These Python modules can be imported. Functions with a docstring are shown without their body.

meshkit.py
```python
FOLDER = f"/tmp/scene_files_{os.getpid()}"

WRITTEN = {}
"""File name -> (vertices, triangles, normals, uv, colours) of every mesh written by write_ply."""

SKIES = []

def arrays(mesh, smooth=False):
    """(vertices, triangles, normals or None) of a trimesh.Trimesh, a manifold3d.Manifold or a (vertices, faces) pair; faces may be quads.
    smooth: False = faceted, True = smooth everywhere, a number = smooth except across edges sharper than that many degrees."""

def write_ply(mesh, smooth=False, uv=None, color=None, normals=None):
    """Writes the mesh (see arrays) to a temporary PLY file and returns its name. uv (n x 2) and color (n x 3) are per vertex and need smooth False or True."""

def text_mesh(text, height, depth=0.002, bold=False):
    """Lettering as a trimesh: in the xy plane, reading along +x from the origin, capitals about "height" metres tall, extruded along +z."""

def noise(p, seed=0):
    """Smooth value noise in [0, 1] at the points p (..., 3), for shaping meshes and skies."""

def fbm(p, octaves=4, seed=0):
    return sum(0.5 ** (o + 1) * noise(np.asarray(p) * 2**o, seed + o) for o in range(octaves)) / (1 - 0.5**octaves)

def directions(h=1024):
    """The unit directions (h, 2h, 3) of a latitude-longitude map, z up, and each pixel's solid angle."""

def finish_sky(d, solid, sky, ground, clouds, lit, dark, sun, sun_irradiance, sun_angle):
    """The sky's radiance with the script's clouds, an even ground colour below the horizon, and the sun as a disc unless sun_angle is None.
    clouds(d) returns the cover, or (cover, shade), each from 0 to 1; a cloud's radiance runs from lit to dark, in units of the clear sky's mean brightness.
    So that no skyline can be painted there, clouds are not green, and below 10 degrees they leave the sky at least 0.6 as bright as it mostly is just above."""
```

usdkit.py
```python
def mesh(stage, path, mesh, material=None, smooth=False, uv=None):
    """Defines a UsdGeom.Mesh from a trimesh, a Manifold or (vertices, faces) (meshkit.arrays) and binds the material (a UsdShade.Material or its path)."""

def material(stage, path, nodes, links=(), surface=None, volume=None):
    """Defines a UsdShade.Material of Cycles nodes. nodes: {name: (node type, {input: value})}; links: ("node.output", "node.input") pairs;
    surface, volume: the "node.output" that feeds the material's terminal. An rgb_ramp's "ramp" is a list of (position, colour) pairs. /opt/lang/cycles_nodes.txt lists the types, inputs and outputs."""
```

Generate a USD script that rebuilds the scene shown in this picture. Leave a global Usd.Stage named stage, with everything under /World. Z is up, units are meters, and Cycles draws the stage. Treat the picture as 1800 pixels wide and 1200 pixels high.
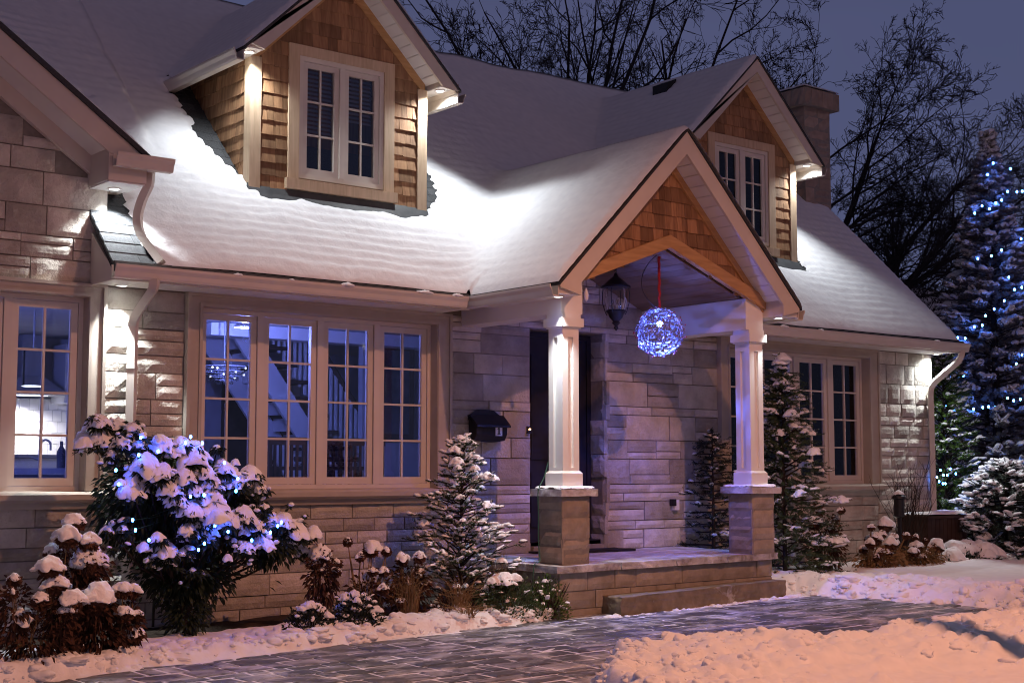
import math, random
import numpy as np, trimesh, usdkit, meshkit
from pxr import Usd, UsdGeom, UsdLux, UsdShade, Gf, Sdf

stage = Usd.Stage.CreateInMemory()
UsdGeom.SetStageUpAxis(stage, UsdGeom.Tokens.z)
UsdGeom.Xform.Define(stage, '/World')
rnd = random.Random(7)
RNG = np.random.default_rng(7)

# ------------------------------------------------------------------ camera, sky, lights
def frame_matrix(right, up, back, pos):
    return Gf.Matrix4d(*right, 0, *up, 0, *back, 0, *pos, 1)
PITCH, YAW = math.radians(5.166), math.atan2(.621, .779)
fwd = np.array([math.sin(YAW)*math.cos(PITCH), math.cos(YAW)*math.cos(PITCH), math.sin(PITCH)])
right = np.array([math.cos(YAW), -math.sin(YAW), 0.0])
up = np.cross(right, fwd)
cam = UsdGeom.Camera.Define(stage, '/World/camera')
cam.AddTransformOp().Set(frame_matrix(right, up, -fwd, (0, 0, 1.40)))
cam.CreateFocalLengthAttr(50.0)
cam.CreateHorizontalApertureAttr(36.0)
cam.CreateVerticalApertureAttr(24.0)
cam.CreateExposureAttr(0.0)

def mat(name, nodes, links=(), surface='p.BSDF', volume=None):
    return usdkit.material(stage, '/World/Looks/' + name, nodes, links, surface=surface, volume=volume)

TO_SUN = np.array([-.43, -1.63, .97]); TO_SUN /= np.linalg.norm(TO_SUN)
sky = UsdLux.DomeLight.Define(stage, '/World/sky')
sky.GetPrim().SetCustomDataByKey('kind', 'structure')
sky_mat = mat('night_sky', {
    's': ('sky_texture', {'sky_type': 'single_scattering', 'sun_disc': False, 'sun_elevation': math.asin(TO_SUN[2]), 'sun_rotation': math.atan2(TO_SUN[0], TO_SUN[1])}),
    't': ('texture_coordinate', {}),
    'n': ('noise_texture', {'scale': 1.6, 'detail': 4.0, 'roughness': .55}),
    'r': ('rgb_ramp', {'ramp': [(.3, (4.3, 4.9, 10.2)), (.7, (5.1, 5.5, 11.2))]}),
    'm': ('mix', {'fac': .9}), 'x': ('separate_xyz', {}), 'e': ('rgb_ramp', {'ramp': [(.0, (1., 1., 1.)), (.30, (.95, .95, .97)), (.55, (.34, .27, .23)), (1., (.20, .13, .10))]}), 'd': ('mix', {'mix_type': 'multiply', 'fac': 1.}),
    'b': ('background_shader', {'strength': .0178})},
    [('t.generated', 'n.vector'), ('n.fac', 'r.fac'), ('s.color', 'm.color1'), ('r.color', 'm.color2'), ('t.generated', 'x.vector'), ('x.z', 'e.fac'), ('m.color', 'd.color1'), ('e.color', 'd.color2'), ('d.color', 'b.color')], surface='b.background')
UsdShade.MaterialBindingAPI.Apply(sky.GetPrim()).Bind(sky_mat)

sun = UsdLux.DistantLight.Define(stage, '/World/sun')          # the last glow of the sky, wide and weak
sun.CreateNormalizeAttr(True); sun.CreateIntensityAttr(.026); sun.CreateAngleAttr(14.0); sun.CreateColorAttr(Gf.Vec3f(1.0, .55, .55))
zax = TO_SUN; xax = np.cross([0, 0, 1], zax); xax /= np.linalg.norm(xax)
sun.AddTransformOp().Set(frame_matrix(xax, np.cross(zax, xax), zax, (0, 0, 30)))

LAMP_POS, LAMP_I, LAMP_C = (7.95, 2.35, 8.65), 880.0, (1.0, .41, .225)   # street lamp outside the frame
CAN_I, CAN_C = 38.0, (.92, .97, 1.0)                                      # recessed eave lamps
BALL_I, BALL_C = 24.0, (.10, .17, 1.0)                                    # blue twig ball
ROOM_C = (.19, .25, 1.0)

def spot(path, pos, intensity, color, radius, cone, soft):
    l = UsdLux.SphereLight.Define(stage, path)
    l.CreateRadiusAttr(radius); l.CreateIntensityAttr(intensity); l.CreateColorAttr(Gf.Vec3f(*color)); l.CreateNormalizeAttr(True)
    l.AddTranslateOp().Set(tuple(map(float, pos)))
    if cone:
        s = UsdLux.ShapingAPI.Apply(l.GetPrim()); s.CreateShapingConeAngleAttr(cone); s.CreateShapingConeSoftnessAttr(soft)
    return l

# ------------------------------------------------------------------ materials
def surf(name, c1, c2, scale=6., rough=.7, bump=.0, bscale=60., spread=.0, stretch=(1, 1, 1), spec=.3, detail=4., bdist=.01):
    """Two tones mixed by noise in world space, varied from piece to piece."""
    n = {'g': ('geometry', {}), 'mp': ('mapping', {'scale': stretch}), 'n': ('noise_texture', {'scale': scale, 'detail': detail, 'roughness': .6}),
         'r': ('rgb_ramp', {'ramp': [(.3, c1), (.7, c2)]}), 'o': ('object_info', {}), 'mr': ('map_range', {'from_min': 0., 'from_max': 1., 'to_min': 1 - spread, 'to_max': 1 + spread}),
         'h': ('hsv', {}), 'p': ('principled_bsdf', {'roughness': rough, 'specular_ior_level': spec})}
    l = [('g.position', 'mp.vector'), ('mp.vector', 'n.vector'), ('n.fac', 'r.fac'), ('r.color', 'h.color'), ('o.random', 'mr.value'), ('mr.result', 'h.value'), ('h.color', 'p.base_color')]
    if bump:
        n |= {'bn': ('noise_texture', {'scale': bscale, 'detail': 5., 'roughness': .65}), 'b': ('bump', {'strength': bump, 'distance': bdist})}
        l += [('mp.vector', 'bn.vector'), ('bn.fac', 'b.height'), ('b.normal', 'p.normal')]
    return mat(name, n, l)

M = {}
M['stone'] = surf('limestone', (.37, .345, .30), (.54, .50, .445), scale=5, rough=.9, bump=.8, bscale=30, spread=.3, bdist=.02, spec=.06)
M['stone_dark'] = surf('porch_stone', (.24, .205, .16), (.37, .32, .26), scale=7, rough=.9, bump=.5, bscale=38, spread=.16)
M['mortar'] = surf('mortar', (.20, .18, .155), (.27, .245, .21), scale=20, rough=.95, bump=.3)
M['chimney'] = surf('chimney_brick', (.26, .20, .16), (.37, .29, .23), scale=9, rough=.95, bump=.4, spread=.2)
M['cedar'] = surf('cedar_shake', (.20, .10, .05), (.36, .205, .105), scale=3.2, rough=.75, bump=.5, bscale=16, spread=.38, stretch=(9, 9, .7), bdist=.006)
M['cedar_trim'] = surf('cedar_trim', (.45, .325, .21), (.60, .45, .31), scale=3., rough=.7, bump=.25, bscale=14, spread=.08, stretch=(8, 8, .8), bdist=.004)
M['timber'] = surf('timber', (.36, .20, .085), (.52, .31, .14), scale=3., rough=.7, bump=.3, bscale=14, spread=.08, stretch=(1, 8, 8), bdist=.004)
M['beige'] = surf('putty_paint', (.56, .50, .44), (.62, .56, .495), scale=3., rough=.55, spread=.03)
M['frame'] = surf('window_frame_paint', (.60, .54, .48), (.66, .60, .53), scale=3., rough=.5, spread=.03)
M['surround'] = surf('cast_stone', (.40, .355, .30), (.47, .42, .36), scale=5., rough=.85, bump=.15, bscale=90)
M['soffit'] = surf('white_soffit', (.64, .62, .60), (.70, .68, .65), scale=3., rough=.55, spread=.03)
M['white'] = surf('white_paint', (.76, .745, .71), (.81, .795, .765), scale=4., rough=.45, spread=.0)
M['gutter'] = surf('gutter_metal', (.55, .50, .445), (.61, .555, .50), scale=4., rough=.4, spec=.5)
M['ceiling'] = surf('porch_ceiling_wood', (.17, .115, .08), (.25, .175, .12), scale=3., rough=.65, spread=.12, stretch=(1, .4, 1))
M['shingle'] = surf('asphalt_shingle', (.032, .034, .038), (.07, .072, .076), scale=60., rough=.95, bump=.5, bscale=220, spread=.25)
M['flash'] = surf('lead_flashing', (.055, .058, .062), (.09, .095, .10), scale=8., rough=.6)
M['black'] = surf('black_metal', (.012, .012, .014), (.022, .022, .025), scale=30., rough=.45, bump=.1)
M['door'] = surf('dark_door_wood', (.012, .010, .012), (.024, .02, .022), scale=8., rough=.5)
M['mat'] = surf('rubber_mat', (.012, .012, .014), (.03, .03, .034), scale=90., rough=.95, bump=.6, bscale=200)
M['soil'] = surf('bark_mulch', (.022, .015, .011), (.06, .042, .03), scale=28., rough=.98, bump=.9, bscale=55, bdist=.03)
M['bark'] = surf('bark', (.018, .014, .013), (.045, .035, .03), scale=9., rough=.95, bump=.6, bscale=30)
M['twig'] = surf('bare_twig', (.022, .019, .022), (.04, .034, .037), scale=4., rough=.95)
M['reed'] = surf('dry_stem', (.15, .09, .04), (.30, .20, .095), scale=9., rough=.9, spread=.2)
M['dead_flower'] = surf('dried_flower', (.062, .026, .016), (.15, .07, .04), scale=22., rough=.95)
M['dead_leaf'] = surf('winter_leaf', (.035, .018, .014), (.09, .04, .024), scale=14., rough=.9)
def leafy(name, a, b, scale=9.):
    n = {'g': ('geometry', {}), 'n': ('noise_texture', {'scale': scale, 'detail': 3.}), 'r': ('rgb_ramp', {'ramp': [(.3, a), (.7, b)]}),
         'p': ('principled_bsdf', {'roughness': .6, 'specular_ior_level': .3}), 't': ('translucent_bsdf', {}), 'm': ('mix_closure', {'fac': .25})}
    return mat(name, n, [('g.position', 'n.vector'), ('n.fac', 'r.fac'), ('r.color', 'p.base_color'), ('r.color', 't.color'), ('p.BSDF', 'm.closure1'), ('t.BSDF', 'm.closure2')], surface='m.closure')
M['needle'] = leafy('spruce_needle', (.018, .028, .022), (.045, .062, .046))
M['frosted'] = leafy('frosted_needle', (.10, .10, .095), (.25, .245, .235), 5.)
M['needle2'] = leafy('fir_needle', (.035, .058, .028), (.085, .125, .055))
M['box'] = leafy('box_leaf', (.05, .11, .02), (.13, .22, .05))
M['leaf'] = leafy('dark_evergreen_leaf', (.014, .026, .016), (.04, .06, .035))
M['snow'] = mat('snow', {
    'g': ('geometry', {}), 'n': ('noise_texture', {'scale': 55., 'detail': 6., 'roughness': .7}), 'n2': ('noise_texture', {'scale': 9., 'detail': 3.}),
    'b': ('bump', {'strength': .35, 'distance': .012}), 'b2': ('bump', {'strength': .25, 'distance': .05}), 'r': ('rgb_ramp', {'ramp': [(.3, (.82, .83, .86)), (.7, (.89, .9, .92))]}),
    'p': ('principled_bsdf', {'roughness': .75, 'specular_ior_level': .25})},
    [('g.position', 'n.vector'), ('g.position', 'n2.vector'), ('n2.fac', 'b2.height'), ('b2.normal', 'b.normal'), ('n.fac', 'b.height'), ('b.normal', 'p.normal'), ('n2.fac', 'r.fac'), ('r.color', 'p.base_color')])
def dusted(name, c1, c2, lo, hi, scale, spread, rough=.5, stretch=(1, 1, 1)):
    """A paving stone with wind-blown snow left lying on it."""
    return mat(name, {
        'g': ('geometry', {}), 'mp': ('mapping', {'scale': stretch}), 'n': ('noise_texture', {'scale': 11., 'detail': 4.}), 'r': ('rgb_ramp', {'ramp': [(.3, c1), (.7, c2)]}),
        'o': ('object_info', {}), 'mr': ('map_range', {'from_min': 0., 'from_max': 1., 'to_min': 1 - spread, 'to_max': 1 + spread}), 'h': ('hsv', {}),
        's1': ('noise_texture', {'scale': scale, 'detail': 7., 'roughness': .68, 'distortion': .5}), 'sr': ('rgb_ramp', {'ramp': [(lo, (0, 0, 0)), (hi, (1, 1, 1))]}),
        'm': ('mix', {'color2': (.78, .79, .83)}), 'bn': ('noise_texture', {'scale': 40., 'detail': 4.}), 'b': ('bump', {'strength': .4, 'distance': .01}),
        'rr': ('map_range', {'from_min': 0., 'from_max': 1., 'to_min': rough, 'to_max': .8}), 'p': ('principled_bsdf', {'specular_ior_level': .5})},
        [('g.position', 'n.vector'), ('n.fac', 'r.fac'), ('r.color', 'h.color'), ('o.random', 'mr.value'), ('mr.result', 'h.value'), ('g.position', 'mp.vector'), ('mp.vector', 's1.vector'),
         ('s1.fac', 'sr.fac'), ('sr.color', 'm.fac'), ('h.color', 'm.color1'), ('m.color', 'p.base_color'), ('g.position', 'bn.vector'), ('bn.fac', 'b.height'), ('b.normal', 'p.normal'),
         ('s1.fac', 'rr.value'), ('rr.result', 'p.roughness')])
M['paver'] = dusted('paver', (.066, .061, .064), (.118, .108, .112), .47, .74, 3.1, .32, .30, (.8, 1.25, 1))
M['flag'] = dusted('porch_flagstone', (.16, .145, .125), (.26, .23, .20), .36, .68, 3.1, .12, .5)
M['step'] = dusted('step_slab', (.15, .12, .075), (.25, .20, .135), .62, .80, 2.7, .05, .7)
M['paver_joint'] = M['snow']
M['glass'] = mat('window_glass', {'f': ('fresnel', {'IOR': 1.5}), 't': ('transparent_bsdf', {'color': (.93, .94, .97)}), 'g': ('glossy_bsdf', {'roughness': .02, 'color': (.9, .9, .9)}), 'm': ('mix_closure', {})},
                 [('f.fac', 'm.fac'), ('t.BSDF', 'm.closure1'), ('g.BSDF', 'm.closure2')], surface='m.closure')
def glow(name, color, strength):
    return mat(name, {'e': ('emission', {'color': color, 'strength': strength})}, surface='e.emission')
M['lens'] = glow('lamp_lens', (.93, .97, 1.), 14.)
M['led'] = glow('blue_led', (.02, .11, 1.), 85.)
M['led_far'] = glow('blue_led_tree', (.05, .20, 1.), 42.)
M['ball_led'] = glow('ball_lamp', (.35, .5, 1.), 14.)
M['bell'] = glow('doorbell_light', (1., .5, .2), 5.)
M['sconce'] = glow('sconce_glow', (1., .78, .6), 5.)
M['bead'] = glow('chandelier_light', (.75, .8, 1.), 4.)
M['wall_in'] = surf('room_wall', (.46, .46, .50), (.52, .52, .56), scale=2., rough=.9)
M['wood_in'] = surf('dark_room_wood', (.04, .022, .018), (.075, .045, .035), scale=5., rough=.5)
M['white_in'] = surf('white_joinery', (.7, .7, .72), (.76, .76, .78), scale=3., rough=.6)
M['floor_in'] = surf('room_floor', (.10, .07, .05), (.16, .11, .08), scale=4., rough=.5)
M['tile_in'] = surf('kitchen_tile', (.7, .69, .68), (.78, .77, .75), scale=2., rough=.35, spread=.06)
M['curtain'] = surf('grey_curtain', (.10, .095, .10), (.17, .16, .165), scale=7., rough=.95, stretch=(3, 3, .2))
M['blind'] = surf('window_blind', (.20, .185, .175), (.26, .24, .225), scale=5., rough=.7)
M['steel_in'] = surf('steel', (.3, .3, .32), (.38, .38, .4), scale=5., rough=.35)
M['cloth_blue'] = surf('table_cloth', (.35, .38, .5), (.45, .48, .6), scale=5., rough=.9)
M['picture'] = surf('dark_canvas', (.03, .035, .05), (.12, .12, .15), scale=3., rough=.7)
M['ribbon'] = mat('red_tinsel', {'v': ('voronoi_texture', {'scale': 160.}), 'g': ('geometry', {}), 'r': ('rgb_ramp', {'ramp': [(.1, (.30, .01, .012)), (.6, (.62, .04, .04))]}), 'b': ('bump', {'strength': .8, 'distance': .01}), 'p': ('principled_bsdf', {'roughness': .3, 'metallic': .3})},
                    [('g.position', 'v.vector'), ('v.distance', 'r.fac'), ('r.color', 'p.base_color'), ('v.distance', 'b.height'), ('b.normal', 'p.normal')])
M['ball_twig'] = mat('ball_vine', {'p': ('principled_bsdf', {'base_color': (.26, .25, .30), 'metallic': .3, 'roughness': .33, 'specular_ior_level': .6})})
M['berry'] = mat('berry', {'p': ('principled_bsdf', {'base_color': (.35, .05, .08), 'roughness': .3})})
M['clear'] = mat('lantern_glass', {'f': ('fresnel', {'IOR': 1.45}), 't': ('transparent_bsdf', {'color': (.9, .9, .9)}), 'g': ('glossy_bsdf', {'roughness': .03}), 'm': ('mix_closure', {})}, [('f.fac', 'm.fac'), ('t.BSDF', 'm.closure1'), ('g.BSDF', 'm.closure2')], surface='m.closure')
M['plate'] = mat('white_plate', {'p': ('principled_bsdf', {'base_color': (.75, .75, .75), 'roughness': .5})})
M['cord'] = mat('green_cord', {'p': ('principled_bsdf', {'base_color': (.03, .10, .06), 'roughness': .5})})
M['siding'] = surf('far_roof', (.40, .41, .44), (.52, .53, .56), scale=1.5, rough=.9, stretch=(.3, .3, 8))

# ------------------------------------------------------------------ mesh helpers
class G:
    """Collects shapes that become one mesh."""
    def __init__(self): self.v, self.f, self.n = [], [], 0
    def add(self, v, f):
        v, f = np.asarray(v, float), np.asarray(f, int)
        if f.shape[1] == 4: f = np.vstack([f[:, [0, 1, 2]], f[:, [0, 2, 3]]])
        self.v.append(v); self.f.append(f + self.n); self.n += len(v); return self
    def hexa(self, p):  # 8 corners: bottom ring 0-3 counterclockwise seen from above, top ring 4-7
        return self.add(p, [[3, 2, 1, 0], [4, 5, 6, 7], [0, 1, 5, 4], [1, 2, 6, 5], [2, 3, 7, 6], [3, 0, 4, 7]])
    def box(self, x0, x1, y0, y1, z0, z1):
        return self.hexa([(x0, y0, z0), (x1, y0, z0), (x1, y1, z0), (x0, y1, z0), (x0, y0, z1), (x1, y0, z1), (x1, y1, z1), (x0, y1, z1)])
    def prism(self, poly, axis, a, b):
        """poly in the plane across the axis ('y': x,z; 'x': y,z; 'z': x,y), extruded from a to b."""
        from shapely.geometry import Polygon
        P = Polygon(poly)
        v2, f = trimesh.creation.triangulate_polygon(P, engine='earcut')
        v2, f = np.asarray(v2)[:, :2], np.asarray(f)
        ring = np.asarray(P.exterior.coords)[:-1]
        def lift(q, t):
            o = np.full(len(q), t)
            return np.stack({'y': [q[:, 0], o, q[:, 1]], 'x': [o, q[:, 0], q[:, 1]], 'z': [q[:, 0], q[:, 1], o]}[axis], 1)
        n, m = len(v2), len(ring)
        V = np.vstack([lift(v2, a), lift(v2, b), lift(ring, a), lift(ring, b)])
        i = np.arange(m); j = (i + 1) % m
        F = np.vstack([f[:, ::-1], f + n, np.stack([2*n+i, 2*n+j, 2*n+m+j], 1), np.stack([2*n+i, 2*n+m+j, 2*n+m+i], 1)])
        T = trimesh.Trimesh(V, F, process=False); W = T.copy(); W.merge_vertices(); trimesh.repair.fix_normals(W)
        return self.add(W.vertices, W.faces)
    def tube(self, pts, r, sides=8, caps=True):
        p = np.asarray(pts, float); r = np.broadcast_to(np.asarray(r, float), (len(p),))
        t = np.gradient(p, axis=0); t /= np.linalg.norm(t, axis=1, keepdims=True) + 1e-12
        ref = np.eye(3)[[2, 0, 1][int(np.argmin([np.abs(t[:, k]).max() for k in (2, 0, 1)]))]]
        a = np.cross(t, ref); a /= np.linalg.norm(a, axis=1, keepdims=True) + 1e-12
        b = np.cross(t, a); ang = np.arange(sides)*2*np.pi/sides
        v = p[:, None] + r[:, None, None]*(np.cos(ang)[None, :, None]*a[:, None] + np.sin(ang)[None, :, None]*b[:, None])
        i, j = np.meshgrid(np.arange(len(p)-1), np.arange(sides), indexing='ij')
        q = np.stack([i*sides+j, i*sides+(j+1) % sides, (i+1)*sides+(j+1) % sides, (i+1)*sides+j], -1).reshape(-1, 4)
        V = v.reshape(-1, 3); self.add(V, q[:, ::-1])
        if caps:
            for k, s in ((0, 1), (len(p)-1, -1)):
                ring = v[k]; c = np.vstack([ring, p[k]]); f = [[sides, (u+1) % sides, u][::s] for u in range(sides)]
                self.add(c, f)
        return self
    def ball(self, c, r, sub=1, scale=(1, 1, 1)):
        m = trimesh.creation.icosphere(sub); return self.add(m.vertices*r*np.array(scale) + c, m.faces)
    def lathe(self, prof, c, n=20, axis=2):
        """prof: (radius, height) pairs."""
        prof = np.asarray(prof, float); a = np.arange(n)*2*np.pi/n
        v = np.stack([prof[:, None, 0]*np.cos(a), prof[:, None, 0]*np.sin(a), np.broadcast_to(prof[:, None, 1], (len(prof), n))], -1)
        i, j = np.meshgrid(np.arange(len(prof)-1), np.arange(n), indexing='ij')
        q = np.stack([i*n+j, i*n+(j+1) % n, (i+1)*n+(j+1) % n, (i+1)*n+j], -1).reshape(-1, 4)
        return self.add(v.reshape(-1, 3) + np.asarray(c), q)
    def arrays(self): return np.vstack(self.v), np.vstack(self.f)

NAMES = {}
def numbered(parent, name):
    k = NAMES.get((parent, name), 0); NAMES[(parent, name)] = k + 1
    return f'{parent}/{name}' if k == 0 else f'{parent}/{name}_{k:03d}'
def tag(path, **kw):
    p = stage.GetPrimAtPath(path)
    for k, v in kw.items():
        if v: p.SetCustomDataByKey(k, v)
class Thing:
    """An Xform under /World at the thing's base; its parts are meshes below it."""
    def __init__(self, name, label, cat, loc=(0, 0, 0), group=None, kind=None):
        self.path, self.loc = numbered('/World', name), np.asarray(loc, float)
        x = UsdGeom.Xform.Define(stage, self.path); x.AddTranslateOp().Set(tuple(map(float, loc)))
        tag(self.path, label=label, category=cat, group=group, kind=kind)
    def part(self, name, mesh, m, parent=None, label=None, kind=None, smooth=False):
        if isinstance(mesh, G): mesh = mesh.arrays()
        p = numbered(parent or self.path, name)
        v, f = np.asarray(mesh[0], float) - self.loc, mesh[1]
        usdkit.mesh(stage, p, (v, f), M[m] if isinstance(m, str) else m, smooth=smooth)
        tag(p, label=label, kind=kind)
        return p
    def lamp(self, name, *a, **k):
        a = list(a); a[0] = np.asarray(a[0], float) - self.loc
        return spot(numbered(self.path, name), *a, **k)
def single(name, mesh, m, label=None, cat=None, group=None, kind=None, smooth=False):
    if isinstance(mesh, G): mesh = mesh.arrays()
    p = numbered('/World', name); usdkit.mesh(stage, p, mesh, M[m], smooth=smooth)
    tag(p, label=label, category=cat, group=group, kind=kind); return p
def box(*a): return G().box(*a)
def fbm(x, y, z=0., s=1., oct=4, seed=0):
    x, y, z = np.broadcast_arrays(np.asarray(x, float)*s, np.asarray(y, float)*s, np.asarray(z, float)*s)
    return meshkit.fbm(np.stack([x, y, z], -1), oct, seed)
def sstep(a, b, x):
    t = np.clip((np.asarray(x, float)-a)/(b-a), 0, 1); return t*t*(3-2*t)

# ------------------------------------------------------------------ ground, path, banks of snow
import shapely
from shapely.geometry import Polygon, LineString, box as sbox
def gz(x): return .02 + .012*(np.asarray(x, float) - 9.45)
FRONT_EDGE = [(15.5, 5.2), (13.2, 5.85), (11.5, 6.3), (10.2, 6.55), (9.5, 6.67), (8.7, 6.78), (8.1, 6.98), (7.6, 7.22), (7.1, 7.37), (6.45, 7.22), (5.95, 6.75), (5.4, 5.9), (4.6, 4.6), (2.5, 2.5)]
PATH = Polygon([(0.5, 9.3), (3.36, 9.74), (4.46, 9.95), (6.23, 10.07), (8.1, 10.2), (9.2, 10.4), (9.5, 10.6), (12.1, 10.8), (12.2, 10.4), (12.33, 9.6), (12.5, 8.8), (12.4, 8.1), (12.35, 7.5), (12.7, 6.95), (15.5, 6.3)] + FRONT_EDGE + [(0.5, 2.5)])

def ground_mesh():
    xs = np.concatenate([[-250, -120, -60, -30, -14, -6, -2, .5, 1.5, 2.2], np.arange(2.6, 14, .036), np.arange(14, 19, .08), np.arange(19, 27, .5), [30, 38, 50, 80, 140, 260]])
    ys = np.concatenate([[-60, -30, -14, -6, -2, 0, 2, 3.2, 4.0, 4.4], np.arange(4.7, 8.7, .032), np.arange(8.7, 12.3, .045), np.arange(12.3, 18, .25), [20, 24, 30, 40, 60, 110, 300]])
    X, Y = np.meshgrid(xs, ys, indexing='ij')
    P = shapely.points(X.ravel(), Y.ravel())
    inside = shapely.contains(PATH, P).reshape(X.shape)
    d = shapely.distance(PATH.exterior, P).reshape(X.shape)
    d = np.where(inside, -d, d) + (fbm(X, Y, 0, 2.2, 3, 5)-.5)*.22 + (fbm(X, Y, 0, 9, 2, 8)-.5)*.08
    front = (Y < 7.75) & (Y < np.interp(X, [p[0] for p in FRONT_EDGE[::-1]], [p[1] for p in FRONT_EDGE[::-1]]) + .35)
    rightb = (X > 11.4) & ~front
    bed = ~front & ~rightb
    n1, n2 = fbm(X, Y, 0, 1.1, 3, 1), fbm(X, Y, 0, 6., 4, 2)
    up = lambda a, b: sstep(a, b, d)
    hf = up(0, .22)*(.17 + .10*n1) - .10*up(.5, 1.6) + (n2-.5)*.05*up(0, .2)*(1-.8*up(.8, 1.7)) + (n1-.5)*.05*up(.6, 1.4) + (fbm(X, Y, 0, 13, 4, 6)-.5)*.05*up(.03, .2)*(1-.75*up(1.0, 1.9))
    hr = up(0, .34)*(.08 + .11*n1) - .055*up(.9, 1.8) + (n2-.5)*.06*up(0, .2)*(1-up(.9, 1.5)) + .02*up(.2, .6)
    ub = up(0, .16)*(.035 + .11*n1)
    hb = ub + (n2-.5)*.06*up(0, .2)
    hb = hb*(1 - sstep(10.85, 11.5, Y + (n1-.5)*1.1)) - .05*sstep(10.9, 11.6, Y + (n1-.5)*1.1)
    h = np.where(front, hf, np.where(rightb, hr, hb))
    h = np.where((X > 8.74) & (X < 12.1) & (Y > 10.36), -.06, h)
    h = np.where((X > 8.3) & (X < 8.9) & (Y > 10.75), np.minimum(h, -.02), h)
    h = np.where(d < 0, -.003 - .006*fbm(X, Y, 0, 3, 3, 7), np.maximum(h, -.06))
    # shovelled lumps
    bump = np.zeros_like(X)
    r = np.random.default_rng(3)
    def strew(pts, lo, hi, sq):
        for (cx, cy) in pts:
            R = r.uniform(lo, hi)**1.0; k = r.uniform(.45, .95)*sq
            i0, i1 = np.searchsorted(xs, [cx-R, cx+R]); j0, j1 = np.searchsorted(ys, [cy-R, cy+R])
            if i1 <= i0 or j1 <= j0: continue
            q = 1 - ((X[i0:i1, j0:j1]-cx)**2 + ((Y[i0:i1, j0:j1]-cy)*r.uniform(.8, 1.25))**2)/R**2
            bump[i0:i1, j0:j1] = np.maximum(bump[i0:i1, j0:j1], k*R*np.sqrt(np.maximum(q, 0)))
    fe = LineString(FRONT_EDGE)
    def clods(pts, lo, hi):
        for q in pts: CLODS.append((*q, lo+(hi-lo)*r.random()**2.2))
    def along(line, n, lo, hi, side=1):
        out = []
        L = line.length
        for _ in range(n):
            s = r.uniform(0, L); p, q = line.interpolate(s), line.interpolate(min(L, s+.05)); t = np.array([q.x-p.x, q.y-p.y]); t /= np.linalg.norm(t)+1e-9
            o = lo + (hi-lo)*abs(r.normal(0, .45)); out.append((p.x + side*o*-t[1], p.y + side*o*t[0]))
        return out
    strew(along(fe, 420, .12, 1.2), .05, .11, .6)
    strew(along(fe, 1200, .05, 1.5), .03, .06, .9)
    clods(along(fe, 1300, .0, 1.1), .010, .055); clods(along(fe, 900, -.10, .4), .006, .03)
    re = LineString([(12.2, 10.7), (12.33, 9.6), (12.5, 8.8), (12.4, 8.1), (12.35, 7.5), (12.7, 6.95), (14.8, 6.4)])
    strew(along(re, 260, .1, 1.4), .05, .12, .6)
    strew(along(re, 500, .05, 1.5), .03, .07, .95); clods(along(re, 650, -.03, 1.0), .012, .065)
    be = LineString([(2.6, 9.65), (3.36, 9.78), (4.46, 9.99), (6.23, 10.11), (8.1, 10.25), (9.1, 10.42)])
    strew(along(be, 220, .06, .7), .04, .09, .6)
    strew(along(be, 300, .03, .7), .03, .05, .95); clods(along(be, 560, -.03, .6), .010, .06)
    st = LineString([(9.2, 10.12), (9.46, 10.03), (11.95, 10.2), (12.25, 10.4)])
    clods([q for q in along(st, 420, -.05, .07) if q[0] > 10.6 or q[0] < 9.4 or r.random() < .2], .008, .045)
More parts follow.
